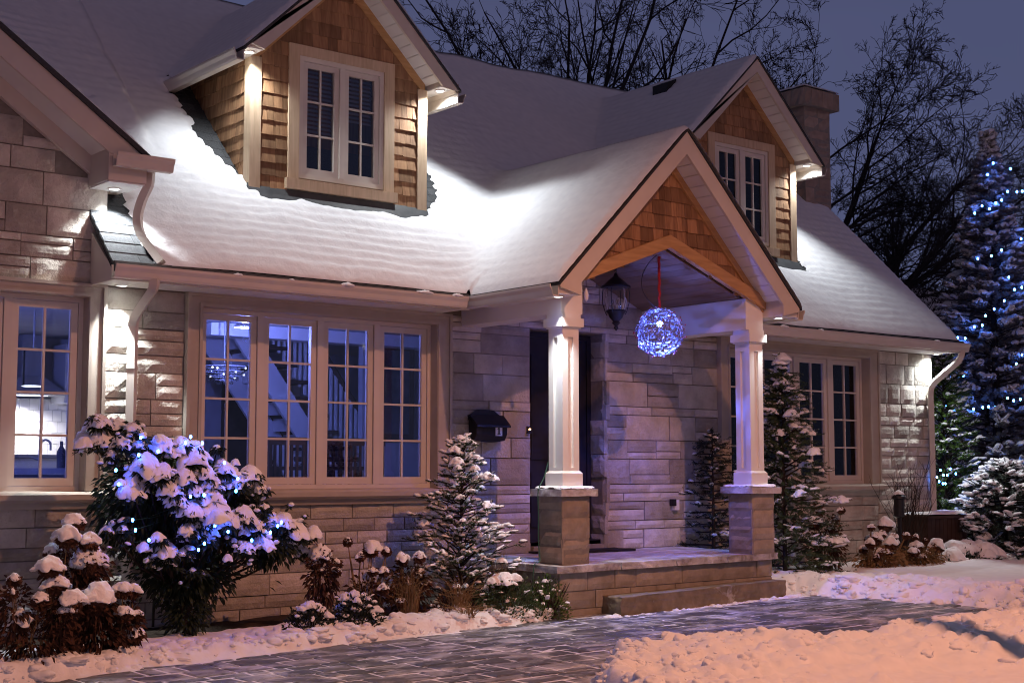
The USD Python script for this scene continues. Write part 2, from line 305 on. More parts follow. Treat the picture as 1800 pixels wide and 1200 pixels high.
    Z = gz(np.clip(X, 0, 25)) + h + bump*(np.where(d < .0, np.where(bump > .0, 1, 0), 1))
    i, j = np.meshgrid(np.arange(len(xs)-1), np.arange(len(ys)-1), indexing='ij'); m = len(ys)
    q = np.stack([i*m+j, (i+1)*m+j, (i+1)*m+j+1, i*m+j+1], -1).reshape(-1, 4)
    return np.stack([X, Y, Z], -1).reshape(-1, 3), np.vstack([q[:, [0, 1, 2]], q[:, [0, 2, 3]]]), (xs, ys, Z)
CLODS = []
gv, gf, GRID = ground_mesh()
single('snow_ground', (gv, gf), 'snow', kind='structure', smooth=True)
from scipy.interpolate import RegularGridInterpolator
_gi = RegularGridInterpolator(GRID[:2], GRID[2], bounds_error=False, fill_value=0.)
def ground_at(x, y): return float(_gi((x, y)))

def clod_mesh():
    r = np.random.default_rng(17); V, F, n = [], [], 0
    for k, (x, y, s) in enumerate(CLODS):
        ico = I2 if s > .022 else I1; u = ico.vertices
        z = ground_at(x, y); sc = np.array([r.uniform(.8, 1.8), r.uniform(.8, 1.5), r.uniform(.5, .95)])*s; o = r.uniform(0, 90)
        f = fbm(u[:, 0]+o, u[:, 1], u[:, 2], 1.7, 3, 3)[:, None] if s > .022 else r.uniform(.35, .75, (len(u), 1))
        a = r.uniform(0, 6.3); c, d = math.cos(a), math.sin(a); q = u*(.35+1.2*f)*sc
        V.append(np.stack([q[:, 0]*c-q[:, 1]*d, q[:, 0]*d+q[:, 1]*c, q[:, 2]], 1)+[x, y, z+s*r.uniform(-.5, .0)]); F.append(ico.faces+n); n += len(u)
    return np.vstack(V), np.vstack(F)
I1, I2 = trimesh.creation.icosphere(1), trimesh.creation.icosphere(2)
single('snow_clods', clod_mesh(), 'snow', 'loose clods of shovelled snow along the banks beside the paved path', 'snow', kind='stuff', smooth=True)
def soil():
    xs, ys = np.arange(2.2, 8.85, .12), np.arange(10.5, 12.2, .12)
    X, Y = np.meshgrid(xs, ys, indexing='ij'); Z = gz(X) + .0 + .05*fbm(X, Y, 0, 5, 3, 4)
    m = len(ys); i, j = np.meshgrid(np.arange(len(xs)-1), np.arange(m-1), indexing='ij')
    q = np.stack([i*m+j, (i+1)*m+j, (i+1)*m+j+1, i*m+j+1], -1).reshape(-1, 4)
    return np.stack([X, Y, Z], -1).reshape(-1, 3), np.vstack([q[:, [0, 1, 2]], q[:, [0, 2, 3]]])
single('garden_soil', soil(), 'soil', kind='structure', smooth=True)

path = Thing('path', None, None, kind='structure')
def paver_mesh(x0, x1, y0, y1, r, lift):
    jit = lambda: r.uniform(-.006, .006)
    c = np.array([(x0+jit(), y0+jit()), (x1+jit(), y0+jit()), (x1+jit(), y1+jit()), (x0+jit(), y1+jit())])
    z = gz(c[:, 0]) + lift; ce = c.mean(0); ins = ce + (c-ce)*(1 - .016/np.maximum(np.abs(c-ce), .05))
    tl = r.uniform(-.003, .003)
    v = np.vstack([np.c_[c, z-.05], np.c_[c, z-.006], np.c_[ins, z+[tl, -tl, tl, -tl]]])
    f = []
    for k in range(4):
        n = (k+1) % 4
        f += [[k, n, n+4], [k, n+4, k+4], [k+4, n+4, n+8], [k+4, n+8, k+8]]
    return v, f + [[8, 9, 10], [8, 10, 11]]
def lay_pavers():
    r = random.Random(11); out = []
    y = 4.3
    while y < 10.7:
        h = r.choice([.16, .23, .23, .31]); x = 2.2 + r.uniform(0, .3)
        while x < 14.6:
            w = r.choice([.16, .23, .31, .31, .39, .47])
            cx, cy = x+w/2, y+h/2
            dep = cx*.621+cy*.779; lat = (cx*.782-cy*.623)/dep
            if dep > 6 and abs(lat) < .40 and PATH.buffer(.06).contains(shapely.Point(cx, cy)) and not (cy > 10.05+.07*(cx-9.46) and cx > 9.4):
                out.append((w*h/dep**3, paver_mesh(x+.009, x+w-.009, y+.011, y+h-.011, r, r.uniform(-.003, .003))))
            x += w
        y += h
    out.sort(key=lambda t: -t[0])
    for _, m in out[:300]: path.part('paver', m, 'paver')
    rest = G()
    for _, m in out[300:]: rest.add(*m)
    if rest.n: path.part('far_pavers', rest, 'paver', kind='stuff')
lay_pavers()

# ------------------------------------------------------------------ stone blocks
def rough_face(o, u, v, n, w, h, depth, amp, seed, cell=.065, rock=1.):
    """A stone: front face at o + a*u + b*v, bulging along n, with sides running back by depth."""
    nu, nv = max(2, int(round(w/cell))), max(2, int(round(h/cell)))
    nu, nv = (min(nu, 9), min(nv, 5)) if rock < 1.4 else (min(int(nu*1.5), 14), min(int(nv*1.5), 8))
    a, b = np.linspace(0, 1, nu+1), np.linspace(0, 1, nv+1)
    A, B = np.meshgrid(a, b, indexing='ij')
    r = np.random.default_rng(seed)
    edge = np.minimum(np.minimum(A, 1-A)*w, np.minimum(B, 1-B)*h)
    jit = np.where(edge > 1e-6, 1, .35)
    wob = lambda s: (fbm(A*w*s+seed*.37, B*h*s, seed*.11, 1, 3, 3)-.5)
    D = -.012*np.exp(-edge/.012) + amp*(wob(9)*1.2 + (.35-np.abs(wob(13))*2)*.8 + wob(30)*.9)*rock*(edge > 1e-6) + r.uniform(-.35, .6)*amp
    P = np.asarray(o) + (A*w + wob(7)*.012*jit)[..., None]*u + (B*h + wob(8.3)*.012*jit)[..., None]*v + D[..., None]*n
    idx = np.arange((nu+1)*(nv+1)).reshape(nu+1, nv+1)
    q = np.stack([idx[:-1, :-1], idx[1:, :-1], idx[1:, 1:], idx[:-1, 1:]], -1).reshape(-1, 4)
    ring = np.concatenate([idx[:, 0], idx[-1, 1:], idx[-2::-1, -1], idx[0, -2:0:-1]])
    V = P.reshape(-1, 3); back = V[ring]; back = back - np.outer((back - np.asarray(o)) @ n + depth, n)
    m = len(ring); i = np.arange(m); j = (i+1) % m
    F = np.vstack([q[:, [0, 1, 2]], q[:, [0, 2, 3]], np.stack([ring[i], len(V)+i, len(V)+j], 1), np.stack([ring[i], len(V)+j, ring[j]], 1)])
    return np.vstack([V, back]), F
def ashlar(x0, x1, z0, z1, holes, seed, hs=(.12, .17, .2, .26), ls=(.28, .62), cuts=(), clip=None):
    """Courses of squared stone over a rectangle with holes: a list of (x, z, w, h)."""
    r = random.Random(seed)
    br = sorted({z0, z1} | {z for h in holes for z in h[2:] if z0 < z < z1} | {c for c in cuts if z0 < c < z1})
    out = []
    for a, b in zip(br, br[1:]):
        rows, z = [], a
        while b - z > .3:
            h = r.choice(hs); rows.append((z, z+h)); z += h
        rest = b-z
        if rest > .24: rows += [(z, z+rest*.45), (z+rest*.45, b)]
        elif rest > .02: rows.append((z, b))
        for za, zb in rows:
            zm = (za+zb)/2
            free = [(x0, x1)]
            for hx0, hx1, hz0, hz1 in holes:
                if hz0 < zm < hz1:
                    free = [q for p in free for q in ((p[0], min(p[1], hx0)), (max(p[0], hx1), p[1])) if q[1]-q[0] > .03]
            for p0, p1 in free:
                x = p0
                while p1 - x > .02:
                    w = r.uniform(*ls)
                    if p1 - x - w < .2: w = p1 - x if p1 - x < .75 else (p1-x)/2
                    if zb-za > .2 and r.random() < .3 and w > .25:
                        s = r.uniform(.35, .65)
                        out += [(x, za, w, (zb-za)*s), (x, za+(zb-za)*s, w, (zb-za)*(1-s))]
                    else: out.append((x, za, w, zb-za))
                    x += w
    return [s for s in out if clip is None or clip(*s)]
EX, EY, EZ = np.array([1., 0, 0]), np.array([0, 1., 0]), np.array([0, 0, 1.])

# porch platform and step
FL, FR, BL, BR = np.array([8.76, 10.29, .497]), np.array([12.08, 10.45, .503]), np.array([8.72, 12.12, .50]), np.array([12.14, 12.12, .50])
porch_base = Thing('porch_platform', 'low stone porch platform with flagstone top dusted in snow', 'platform', (10.4, 11.2, 0))
def plat(s, t): return (FL*(1-s)+FR*s)*(1-t) + (BL*(1-s)+BR*s)*t
def platform():
    r = random.Random(5)
    core = G(); ins = lambda s, t: plat(s, t)
    a = [plat(.022, .045), plat(.978, .045), plat(.978, 1), plat(.022, 1)]
    core.hexa([(*p[:2], -.05) for p in a] + [(*p[:2], .43) for p in a]); porch_base.part('core', core, 'mortar')
    def flag(s0, s1, t0, t1, seed):
        nu, nv = max(3, int((s1-s0)*3.3/.09)), max(3, int((t1-t0)*1.8/.12))
        S, T = np.meshgrid(np.linspace(s0, s1, nu+1), np.linspace(t0, t1, nv+1), indexing='ij')
        P = (FL*(1-S[..., None]) + FR*S[..., None])*(1-T[..., None]) + (BL*(1-S[..., None]) + BR*S[..., None])*T[..., None]
        rim = (T == 0)*1. + (S == 0) + (S == 1)
        P = P + np.stack([(fbm(P[..., 0], P[..., 1], 1, 9, 3, 1)-.5)*.05*rim, (fbm(P[..., 0], P[..., 1], 5, 7, 3, 2)-.5)*.06*rim, (fbm(P[..., 0], P[..., 1], 0, 6, 3, 3)-.5)*.010], -1)
        idx = np.arange((nu+1)*(nv+1)).reshape(nu+1, nv+1)
        q = np.stack([idx[:-1, :-1], idx[1:, :-1], idx[1:, 1:], idx[:-1, 1:]], -1).reshape(-1, 4)
        ring = np.concatenate([idx[:, 0], idx[-1, 1:], idx[-2::-1, -1], idx[0, -2:0:-1]]); V = P.reshape(-1, 3)
        jag = np.stack([fbm(V[ring][:, 0], V[ring][:, 1], 2, 14, 3, 6)-.5, fbm(V[ring][:, 0], V[ring][:, 1], 7, 14, 3, 7)-.5, np.zeros(len(ring))], 1)*.03
        mid, low = V[ring] + jag - [0, 0, .03], V[ring] - [0, 0, .066]
        n, m = len(V), len(ring); i = np.arange(m); j = (i+1) % m; f = [q[:, [0, 1, 2]], q[:, [0, 2, 3]]]
        for a0, b0 in ((ring, n+i), (n+i, n+m+i)):
            a1, b1 = a0[j], b0[j]; f += [np.stack([a0, b0, b1], 1), np.stack([a0, b1, a1], 1)]
        f.append(np.stack([np.full(m-2, n+m), n+m+i[2:], n+m+i[1:-1]], 1))
        porch_base.part('coping_stone' if t0 == 0 else 'flagstone', (np.vstack([V, mid, low]), np.vstack(f)), 'flag')
    g = .0018
    for k, (s0, s1) in enumerate(((0, .26), (.26, .5), (.5, .735), (.735, 1))): flag(s0+(g if k else 0), s1-(g if k < 3 else 0), 0, .26, k)
    for k, (t0, t1) in enumerate(((.265, .5), (.505, .74), (.745, 1))):
        c = [0, .19+.07*(k % 2), .45+.05*(k == 1), .72, 1]
        for j in range(4): flag(c[j]+(g if j else 0), c[j+1]-(g if j < 3 else 0), t0, t1, 10*k+j)
    fa, fb = plat(.022, .045), plat(.978, .045); u = fb-fa; L = np.linalg.norm(u[:2]); u = np.array([u[0], u[1], 0])/L; n = np.array([u[1], -u[0], 0])
    for k, (x, z, w, h) in enumerate(ashlar(0, L, -.04, .432, [], 21, hs=(.12, .17, .2), ls=(.28, .68))):
        o = np.array([fa[0], fa[1], 0]) + u*(x+.004) + EZ*(z+.004) + n*.022
        porch_base.part('stone', rough_face(o, u, EZ, n, w-.008, h-.008, .05, .012, 300+k), 'stone_dark')
    bl = plat(.022, 1); u2 = fa-bl; L2 = np.linalg.norm(u2[:2]); u2 = np.array([u2[0], u2[1], 0])/L2; n2 = np.array([u2[1], -u2[0], 0])
    for k, (x, z, w, h) in enumerate(ashlar(0, L2, -.04, .432, [], 22, hs=(.085, .12, .15), ls=(.25, .5))):
        o = np.array([bl[0], bl[1], 0]) + u2*(x+.004) + EZ*(z+.004) + n2*.022
        porch_base.part('stone', rough_face(o, u2, EZ, n2, w-.008, h-.008, .05, .012, 400+k), 'stone_dark')
platform()
def slab(c, nx, ny, nz, amp, seed):
    """A hewn block through 8 corners."""
    m = trimesh.creation.box([1, 1, 1]); 
    for _ in range(5): m = m.subdivide()
    v = m.vertices + .5; c = np.asarray(c, float)
    x, y, z = v[:, :1], v[:, 1:2], v[:, 2:]
    bot = (c[0]*(1-x)+c[1]*x)*(1-y) + (c[3]*(1-x)+c[2]*x)*y; top = (c[4]*(1-x)+c[5]*x)*(1-y) + (c[7]*(1-x)+c[6]*x)*y
    P = bot*(1-z)+top*z
    side = ((v[:, 0] < .01) | (v[:, 0] > .99) | (v[:, 1] < .01) | (v[:, 1] > .99))*1. * (.35+.65*(v[:, 2] < .97))
    P[:, 0] += (fbm(P[:, 0], P[:, 1], P[:, 2], 8, 4, seed)-.5)*amp*side; P[:, 1] += (fbm(P[:, 0], P[:, 1], P[:, 2], 7, 4, seed+9)-.5)*amp*side
    P[:, 2] += (fbm(P[:, 0], P[:, 1], 0, 9, 3, seed+5)-.5)*.012
    return P, m.faces
S = [(9.37, 10.085), (11.94, 10.26), (11.92, 10.62), (9.41, 10.50)]
single('stone_step', slab([(*p, -.06) for p in S] + [(*p, z) for p, z in zip(S, (.19, .225, .225, .19))], 1, 1, 1, .07, 4), 'step', 'long rough-hewn stone step in front of the porch platform', 'step', smooth=40)

# ------------------------------------------------------------------ the house: walls
house = Thing('house', 'stone and cedar house with snowy roof, two lit dormers and a gabled porch', 'house', (10.4, 12.4, 0))
YW = 12.13
OPEN = [(2.20, 4.86, 1.22, 2.92), (5.96, 8.64, 1.22, 2.92), (9.95, 11.0, .62, 2.95), (13.10, 15.86, 1.22, 2.92)]      # window, window, door, window
def wall_core():
    g = G(); y0, y1 = YW+.02, YW+.3; x = .2
    for x0, x1, z0, z1 in [(a-.012, b+.012, c-.012, d+.012) for a, b, c, d in OPEN]:
        g.box(x, x0, y0, y1, -.06, 3.3); g.box(x0, x1, y0, y1, -.06, z0); g.box(x0, x1, y0, y1, z1, 3.3); x = x1
    g.box(x, 17.34, y0, y1, -.06, 3.3)
    g.prism([(9.0, 3.3), (11.9, 3.3), (11.86, 3.40), (11.4, 3.85), (9.5, 3.85), (9.04, 3.40)], 'y', y0+.004, y1-.01)
    g.prism([(.2, 3.3), (5.03, 3.3), (5.03, 3.98), (2.4, 5.8), (.2, 4.3)], 'y', y0+.002, y1-.02)
    g.box(17.04, 17.336, y1, 19.5, -.06, 3.2); g.prism([(y1, 3.2), (19.4, 3.2), (15.6, 6.95)], 'x', 17.04, 17.33)
    return house.part('wall', g, 'mortar')
wall = wall_core()
SURR = [(2.0, 5.02, 1.08, 3.04), (5.80, 8.82, 1.08, 3.04), (12.92, 16.07, 1.08, 3.04)]
def wall_stones():
    L = []
    rake = lambda x: 3.98 + .70*(5.03-x) - .12
    L += [(s, 1.5) for s in ashlar(2.6, 5.03, -.02, 1.08, [], 31)]
    L += [(s, 1.9) for s in ashlar(2.6, 5.03, 3.04, 5.4, [], 33, hs=(.14, .2, .26, .3), ls=(.35, .75), clip=lambda x, z, w, h: z+h*.4 < rake(x+w*.5))]
    L += [(s, 1.1) for s in ashlar(5.03, 5.80, -.02, 3.04, [], 35, hs=(.1, .16, .24), ls=(.22, .5))]
    L += [(s, .9) for s in ashlar(5.80, 8.82, -.02, 1.08, [], 37)]
    L += [(s, .8) for s in ashlar(8.82, 12.92, -.02, 3.04, [(9.93, 11.02, .5, 2.97), (8.6, 12.14, -1, .5)], 39, hs=(.10, .16, .22, .29), ls=(.3, .78))]
    L += [(s, .8) for s in ashlar(9.24, 11.66, 3.04, 3.75, [], 41, clip=lambda x, z, w, h: z < 3.74-.37*abs(x+w/2-10.45))]
    L += [(s, .9) for s in ashlar(12.92, 16.07, -.02, 1.08, [], 43)]
    L += [(s, .8) for s in ashlar(16.07, 17.35, -.02, 3.04, [], 45, hs=(.12, .18, .27), ls=(.2, .42))]
    L.sort(key=lambda t: -t[0][2]*t[0][3]/(1 + (t[0][0]-4)*.02))
    rest = G()
    for k, ((x, z, w, h), rock) in enumerate(L):
        if x < 5.0 < x+w and z > 3.: pass
        m = rough_face(np.array([x+.005, YW-.004, z+.005]), EX, EZ, -EY, w-.011, h-.011, .05, .016, 1000+k, rock=rock)
        if k < 300: house.part('stone', m, 'stone', parent=wall)
        else: rest.add(*m)
    if rest.n: house.part('small_stones', rest, 'stone', parent=wall, kind='stuff')
    print('stones', len(L))
wall_stones()
def quoin_jamb():
    g = G(); r = random.Random(4); z = .5
    while z < 2.95:
        h = min(r.uniform(.14, .3), 2.97-z); k = int(z*100)
        house.part('jamb_stone', rough_face(np.array([11.0+r.uniform(-.02, .03), YW-.03, z+.004]), np.array([0, 1., 0]), EZ, np.array([-1., 0, 0]), .24, h-.008, .06, .02, k), 'stone', parent=wall)
        z += h
quoin_jamb()

# ------------------------------------------------------------------ windows
def surround(x0, x1, z0, z1, ox0, ox1, oz0, oz1):
    g = G()
    def ring(a0, a1, b0, b1, w, y0, y1, top=None):      # picture-frame moulding: left, right, top
        g.box(a0, a0+w, y0, y1, b0, b1); g.box(a1-w, a1, y0, y1, b0, b1); g.box(a0+w, a1-w, y0, y1, b1-w, b1)
    ring(ox0, ox1, z0-.01, oz1, x0-ox0, YW-.045, YW+.12) if False else None
    for a0, a1 in ((ox0, x0), (x1, ox1)): g.box(a0, a1, YW-.04, YW+.13, z0, oz1)
    g.box(x0, x1, YW-.04, YW+.13, z1, oz1)
    t = .03                                                                   # raised outer fillet and inner bead
    for a in (ox0, ox1-t): g.box(a, a+t, YW-.062, YW-.04, z0, oz1)
    g.box(ox0+t, ox1-t, YW-.062, YW-.04, oz1-t, oz1)
    for a in (x0-.035, x1+.005): g.box(a, a+.03, YW-.054, YW-.04, z0, z1+.035)
    g.box(x0-.005, x1+.005, YW-.054, YW-.04, z1+.005, z1+.035)
    p = house.part('window_surround', g, 'surround')
    s = G(); s.prism([(YW+.13, z0-.10), (YW-.09, z0-.10), (YW-.115, z0-.075), (YW-.115, z0-.03), (YW-.10, z0-.012), (YW+.13, z0+.004)], 'x', ox0-.04, ox1+.04)
    s.prism([(YW+.1, z0-.155), (YW-.035, z0-.155), (YW-.06, z0-.10), (YW+.1, z0-.10)], 'x', ox0-.01, ox1+.01)
    house.part('window_sill', s, 'surround', parent=p)
def window(x0, x1, z0, z1, n, rows, y, jamb=.04, mull=.07, stile=.06, m='frame', bar=.02):
    g = G(); d = .09
    g.box(x0, x0+jamb, y, y+d, z0, z1); g.box(x1-jamb, x1, y, y+d, z0, z1); g.box(x0+jamb, x1-jamb, y, y+d, z1-jamb, z1); g.box(x0+jamb, x1-jamb, y, y+d, z0, z0+jamb)
    sw = (x1-x0-2*jamb-(n-1)*mull)/n
    for k in range(1, n):
        a = x0+jamb+k*sw+(k-1)*mull; g.box(a, a+mull, y-.006, y+d, z0+jamb, z1-jamb)
    fr = house.part('window', g, m)
    for k in range(n):
        a = x0+jamb+k*(sw+mull)+.004; b = a+sw-.008; c, e = z0+jamb+.003, z1-jamb-.004; ys, ye = y+.014, y+.06
        s = G(); s.box(a, a+stile, ys, ye, c, e); s.box(b-stile, b, ys, ye, c, e); s.box(a+stile, b-stile, ys, ye, e-stile, e); s.box(a+stile, b-stile, ys, ye, c, c+stile*1.15)
        gx0, gx1, gz0, gz1 = a+stile, b-stile, c+stile*1.15, e-stile; xm = (gx0+gx1)/2
        s.box(xm-bar/2, xm+bar/2, ys+.008, ye-.01, gz0, gz1); ph = (gz1-gz0)/rows
        for q in range(1, rows):
            zq = gz0+q*ph
            for u0, u1 in ((gx0, xm-bar/2), (xm+bar/2, gx1)): s.box(u0, u1, ys+.008, ye-.01, zq-bar/2, zq+bar/2)
        house.part('sash', s, m, parent=fr)
        for q in range(rows):
            for u0, u1 in ((gx0, xm), (xm, gx1)):
                house.part('pane', box(u0+.003, u1-.003, ye-.022, ye-.018, gz0+q*ph+.003, gz0+(q+1)*ph-.003), 'glass', parent=fr)
    return fr
for (x0, x1, z0, z1), so in zip((OPEN[0], OPEN[1], OPEN[3]), SURR):
    surround(x0, x1, z0, z1, *so)
    window(x0, x1, z0, z1, 4, 4, YW+.085)
# door in its deep opening
dg = G(); x0, x1, z0, z1 = OPEN[2]
dg.box(x0, x0+.06, YW+.2, YW+.29, z0, z1); dg.box(x1-.06, x1, YW+.2, YW+.29, z0, z1); dg.box(x0+.06, x1-.06, YW+.2, YW+.29, z1-.06, z1); dg.box(x0, x1, YW+.02, YW+.29, z0-.05, z0-.001)
door = house.part('door', dg, 'door')
lg = box(x0+.06, x1-.06, YW+.22, YW+.27, z0, z1-.06)
for a, b in ((x0+.16, x0+.48), (x0+.56, x1-.16)):
    for c, e in ((z0+.15, z0+.75), (z0+.9, z1-.25)): lg.box(a, b, YW+.205, YW+.22, c, e)
house.part('leaf', lg, 'door', parent=door)
house.part('handle', G().tube([(x0+.12, YW+.15, z0+.95), (x0+.12, YW+.15, z0+1.25)], .012).tube([(x0+.12, YW+.15, z0+1.0), (x0+.12, YW+.22, z0+1.0)], .008).tube([(x0+.12, YW+.15, z0+1.2), (x0+.12, YW+.22, z0+1.2)], .008), 'black', parent=door)
house.part('threshold', slab([(x0, YW-.02, .5), (x1, YW-.02, .5), (x1, YW+.2, .5), (x0, YW+.2, .5), (x0, YW-.03, .566), (x1, YW-.03, .566), (x1, YW+.2, .566), (x0, YW+.2, .566)], 1, 1, 1, .01, 3), 'stone_dark', parent=door)
bl = house.part('doorbell', box(9.86, 9.91, YW-.04, YW-.01, 1.80, 1.88), 'black')
house.part('bell_light', G().ball((9.885, YW-.044, 1.845), .017, 2, (1, .4, .7)), 'bell', parent=bl)
ol = house.part('outlet_box', G().box(12.08, 12.16, YW-.07, YW-.015, .93, 1.05), 'plate'); house.part('outlet_cover', G().box(12.05, 12.10, YW-.08, YW-.015, .98, 1.06), 'black', parent=ol)

# ------------------------------------------------------------------ roofs
SL = .98
def z_main(y): return 3.19 + SL*(np.asarray(y, float) - 11.62)
C1, C2, CP = 7.76, 13.93, 10.45
def clip_grid(X, Y, Z, F):
    """Triangles of a height grid, cut where F passes through zero."""
    m = X.shape[1]; i, j = np.meshgrid(np.arange(X.shape[0]-1), np.arange(m-1), indexing='ij')
    q = np.stack([i*m+j, (i+1)*m+j, (i+1)*m+j+1, i*m+j+1], -1).reshape(-1, 4); T = np.vstack([q[:, [0, 1, 2]], q[:, [0, 2, 3]]])
    V = np.stack([X, Y, Z], -1).reshape(-1, 3); f = F.ravel(); s = (f[T] > 0).sum(1)
    keep = T[s == 3]; V2, extra, memo, n = [], [], {}, len(V)
    def cut(a, b):
        k = (min(a, b), max(a, b))
        if k not in memo:
            t = f[a]/(f[a]-f[b]); V2.append(V[a]+(V[b]-V[a])*t); memo[k] = n+len(V2)-1
        return memo[k]
    for t in T[(s == 1) | (s == 2)]:
        poly = []
        for a, b in ((t[0], t[1]), (t[1], t[2]), (t[2], t[0])):
            if f[a] > 0: poly.append(a)
            if (f[a] > 0) != (f[b] > 0): poly.append(cut(a, b))
        for k in range(1, len(poly)-1): extra.append((poly[0], poly[k], poly[k+1]))
    V = np.vstack([V, np.array(V2).reshape(-1, 3)]); Fa = np.vstack([keep, np.array(extra, int).reshape(-1, 3)])
    used = np.unique(Fa); re = np.full(len(V), -1); re[used] = np.arange(len(used))
    return V[used], re[Fa]
def smax(a, b, k=.10): return np.maximum(a, b) + k*np.log1p(np.exp(-np.abs(a-b)/k))*1.0
def saw(y, seed, a=.05):
    c = np.asarray(y)/.102; fr = c - np.floor(c)
    return a*(fr*1.6-.5) + (fbm(np.floor(c), 0., seed, .77, 2, seed)-.5)*.16 + (fbm(y, 0., seed, 14, 3, seed)-.5)*.05
d1l = lambda y: np.interp(y, [12.6, 12.68, 12.78, 13.03, 13.4, 14.2], [6.80, 6.77, 6.66, 6.45, 6.40, 6.41])
d1r = lambda y: np.interp(y, [12.6, 12.7, 12.94, 13.3, 14.2], [8.86, 9.03, 9.30, 9.34, 9.2])
def holes(X, Y):
    h1 = np.maximum.reduce([d1l(Y)+saw(Y, 1)-X, X-d1r(Y)+saw(Y, 2), 12.545+(fbm(X, 0, 0, 4, 3, 3)-.5)*.08-Y, Y-14.05])
    h2 = np.maximum.reduce([12.62-X, X-15.08-.12*sstep(13, 12.6, Y)+saw(Y, 4), 12.52+(fbm(X, 0, 9, 4, 3, 3)-.5)*.06-Y, Y-14.05])
    h3 = np.maximum(X-5.25+saw(Y, 6, .03), Y-13.3)
    return np.minimum.reduce([h1, h2, h3])
PH, PA = 1.75, 4.93                                                           # porch: half width, apex of deck
def main_snow():
    xs = np.unique(np.round(np.concatenate([np.arange(1.0, 6.2, .06), np.arange(6.2, 9.6, .03), np.arange(9.6, 12.5, .045), np.arange(12.5, 15.4, .04), np.arange(15.4, 17.32, .05), [17.31]]), 4))
    ys = np.unique(np.round(np.concatenate([np.arange(10.14, 11.55, .05), np.arange(11.55, 14.3, .0255), np.arange(14.3, 15.62, .05), [15.66, 15.72, 15.8]]), 4))
    X, Y = np.meshgrid(xs, ys, indexing='ij')
    dx = np.abs(X-CP)
    dm = np.minimum(Y-11.615, 17.30-X); dp = np.minimum.reduce([PH+.012-dx, Y-10.175, (13.7-Y)])
    hol = holes(X, Y); d = np.minimum(np.maximum(dm, dp), hol)
    n = fbm(X, Y, 0, 1.3, 4, 1)
    round_ = lambda d, w: np.sqrt(np.clip(1-(1-np.clip(d, 0, w)/w)**2, 0, 1))
    c = Y/.102; fr = c-np.floor(c)
    ripple = (.010*(np.cos(2*np.pi*(fr+.45*(fbm(X, np.floor(c), 0, 1.3, 3, 5)-.5)))))*np.clip(2.6*fbm(X, Y, 3, .9, 3, 9)-.75, .05, 1.3) + .02*(fbm(X, Y, 5, 3.5, 4, 12)-.5)
    thick = (.060+.035*(n-.5)*2+.035*(fbm(X, Y, 2, .45, 3, 21)-.5)+ripple)*round_(d, .09)
    step = .17*sstep(5.79, 5.735, X+(fbm(X*0, Y, 0, 5, 3, 2)-.5)*.05)*sstep(12.75, 13.3, Y)
    ridge = lambda z: z
    zm = 3.19+SL*(np.where(Y < 15.6, Y, 15.6-(Y-15.6)*3)-11.62) + thick + step
    for xd in (C1, C2):
        zd = 6.82-.97*np.sqrt((X-xd)**2+.002)+.075-.035
        ok = (np.abs(X-xd) < 1.45) & (Y > 13.9) & (zd > zm-.5)
        zm = np.where(ok, np.where(Y < 15.6, smax(zm, zd, .07), np.maximum(zm, zd)), zm)
    zp = PA-np.sqrt(dx**2+.0016) + (.07+.012*(fbm(X, Y, 7, 1.8, 3, 4)-.5)*2+.006*np.cos(2*np.pi*dx/.102))*round_(np.minimum(d, dp), .09)
    inm, inp = dm > -.02, (dp > -.02)
    Z = np.where(inm & inp, smax(zm, zp), np.where(dp > dm, zp, zm))
    return clip_grid(X, Y, Z+.004, d)
def deck(x0, x1, y0, t=.06): return [(x0, y0, z_main(y0)-t), (x1, y0, z_main(y0)-t), (x1, 15.6, z_main(15.6)-t), (x0, 15.6, z_main(15.6)-t), (x0, y0, z_main(y0)), (x1, y0, z_main(y0)), (x1, 15.6, z_main(15.6)), (x0, 15.6, z_main(15.6))]
roof = house.part('roof', G().hexa(deck(4.86, 8.985, 11.59)).hexa(deck(8.985, 11.915, 12.36)).hexa(deck(11.915, 17.30, 11.59))
                  .hexa([(.5, 12.7, z_main(12.7)-.08), (4.86, 12.7, z_main(12.7)-.08), (4.86, 15.6, z_main(15.6)-.08), (.5, 15.6, z_main(15.6)-.08), (.5, 12.7, z_main(12.7)), (4.86, 12.7, z_main(12.7)), (4.86, 15.6, z_main(15.6)), (.5, 15.6, z_main(15.6))])
                  .hexa([(.5, 15.6, z_main(15.6)-.08), (17.3, 15.6, z_main(15.6)-.08), (17.3, 19.6, 3.1), (.5, 19.6, 3.1), (.5, 15.6, z_main(15.6)), (17.3, 15.6, z_main(15.6)), (17.3, 19.6, 3.18), (.5, 19.6, 3.18)]), 'shingle')
house.part('roof_snow', main_snow(), 'snow', parent=roof, smooth=True)
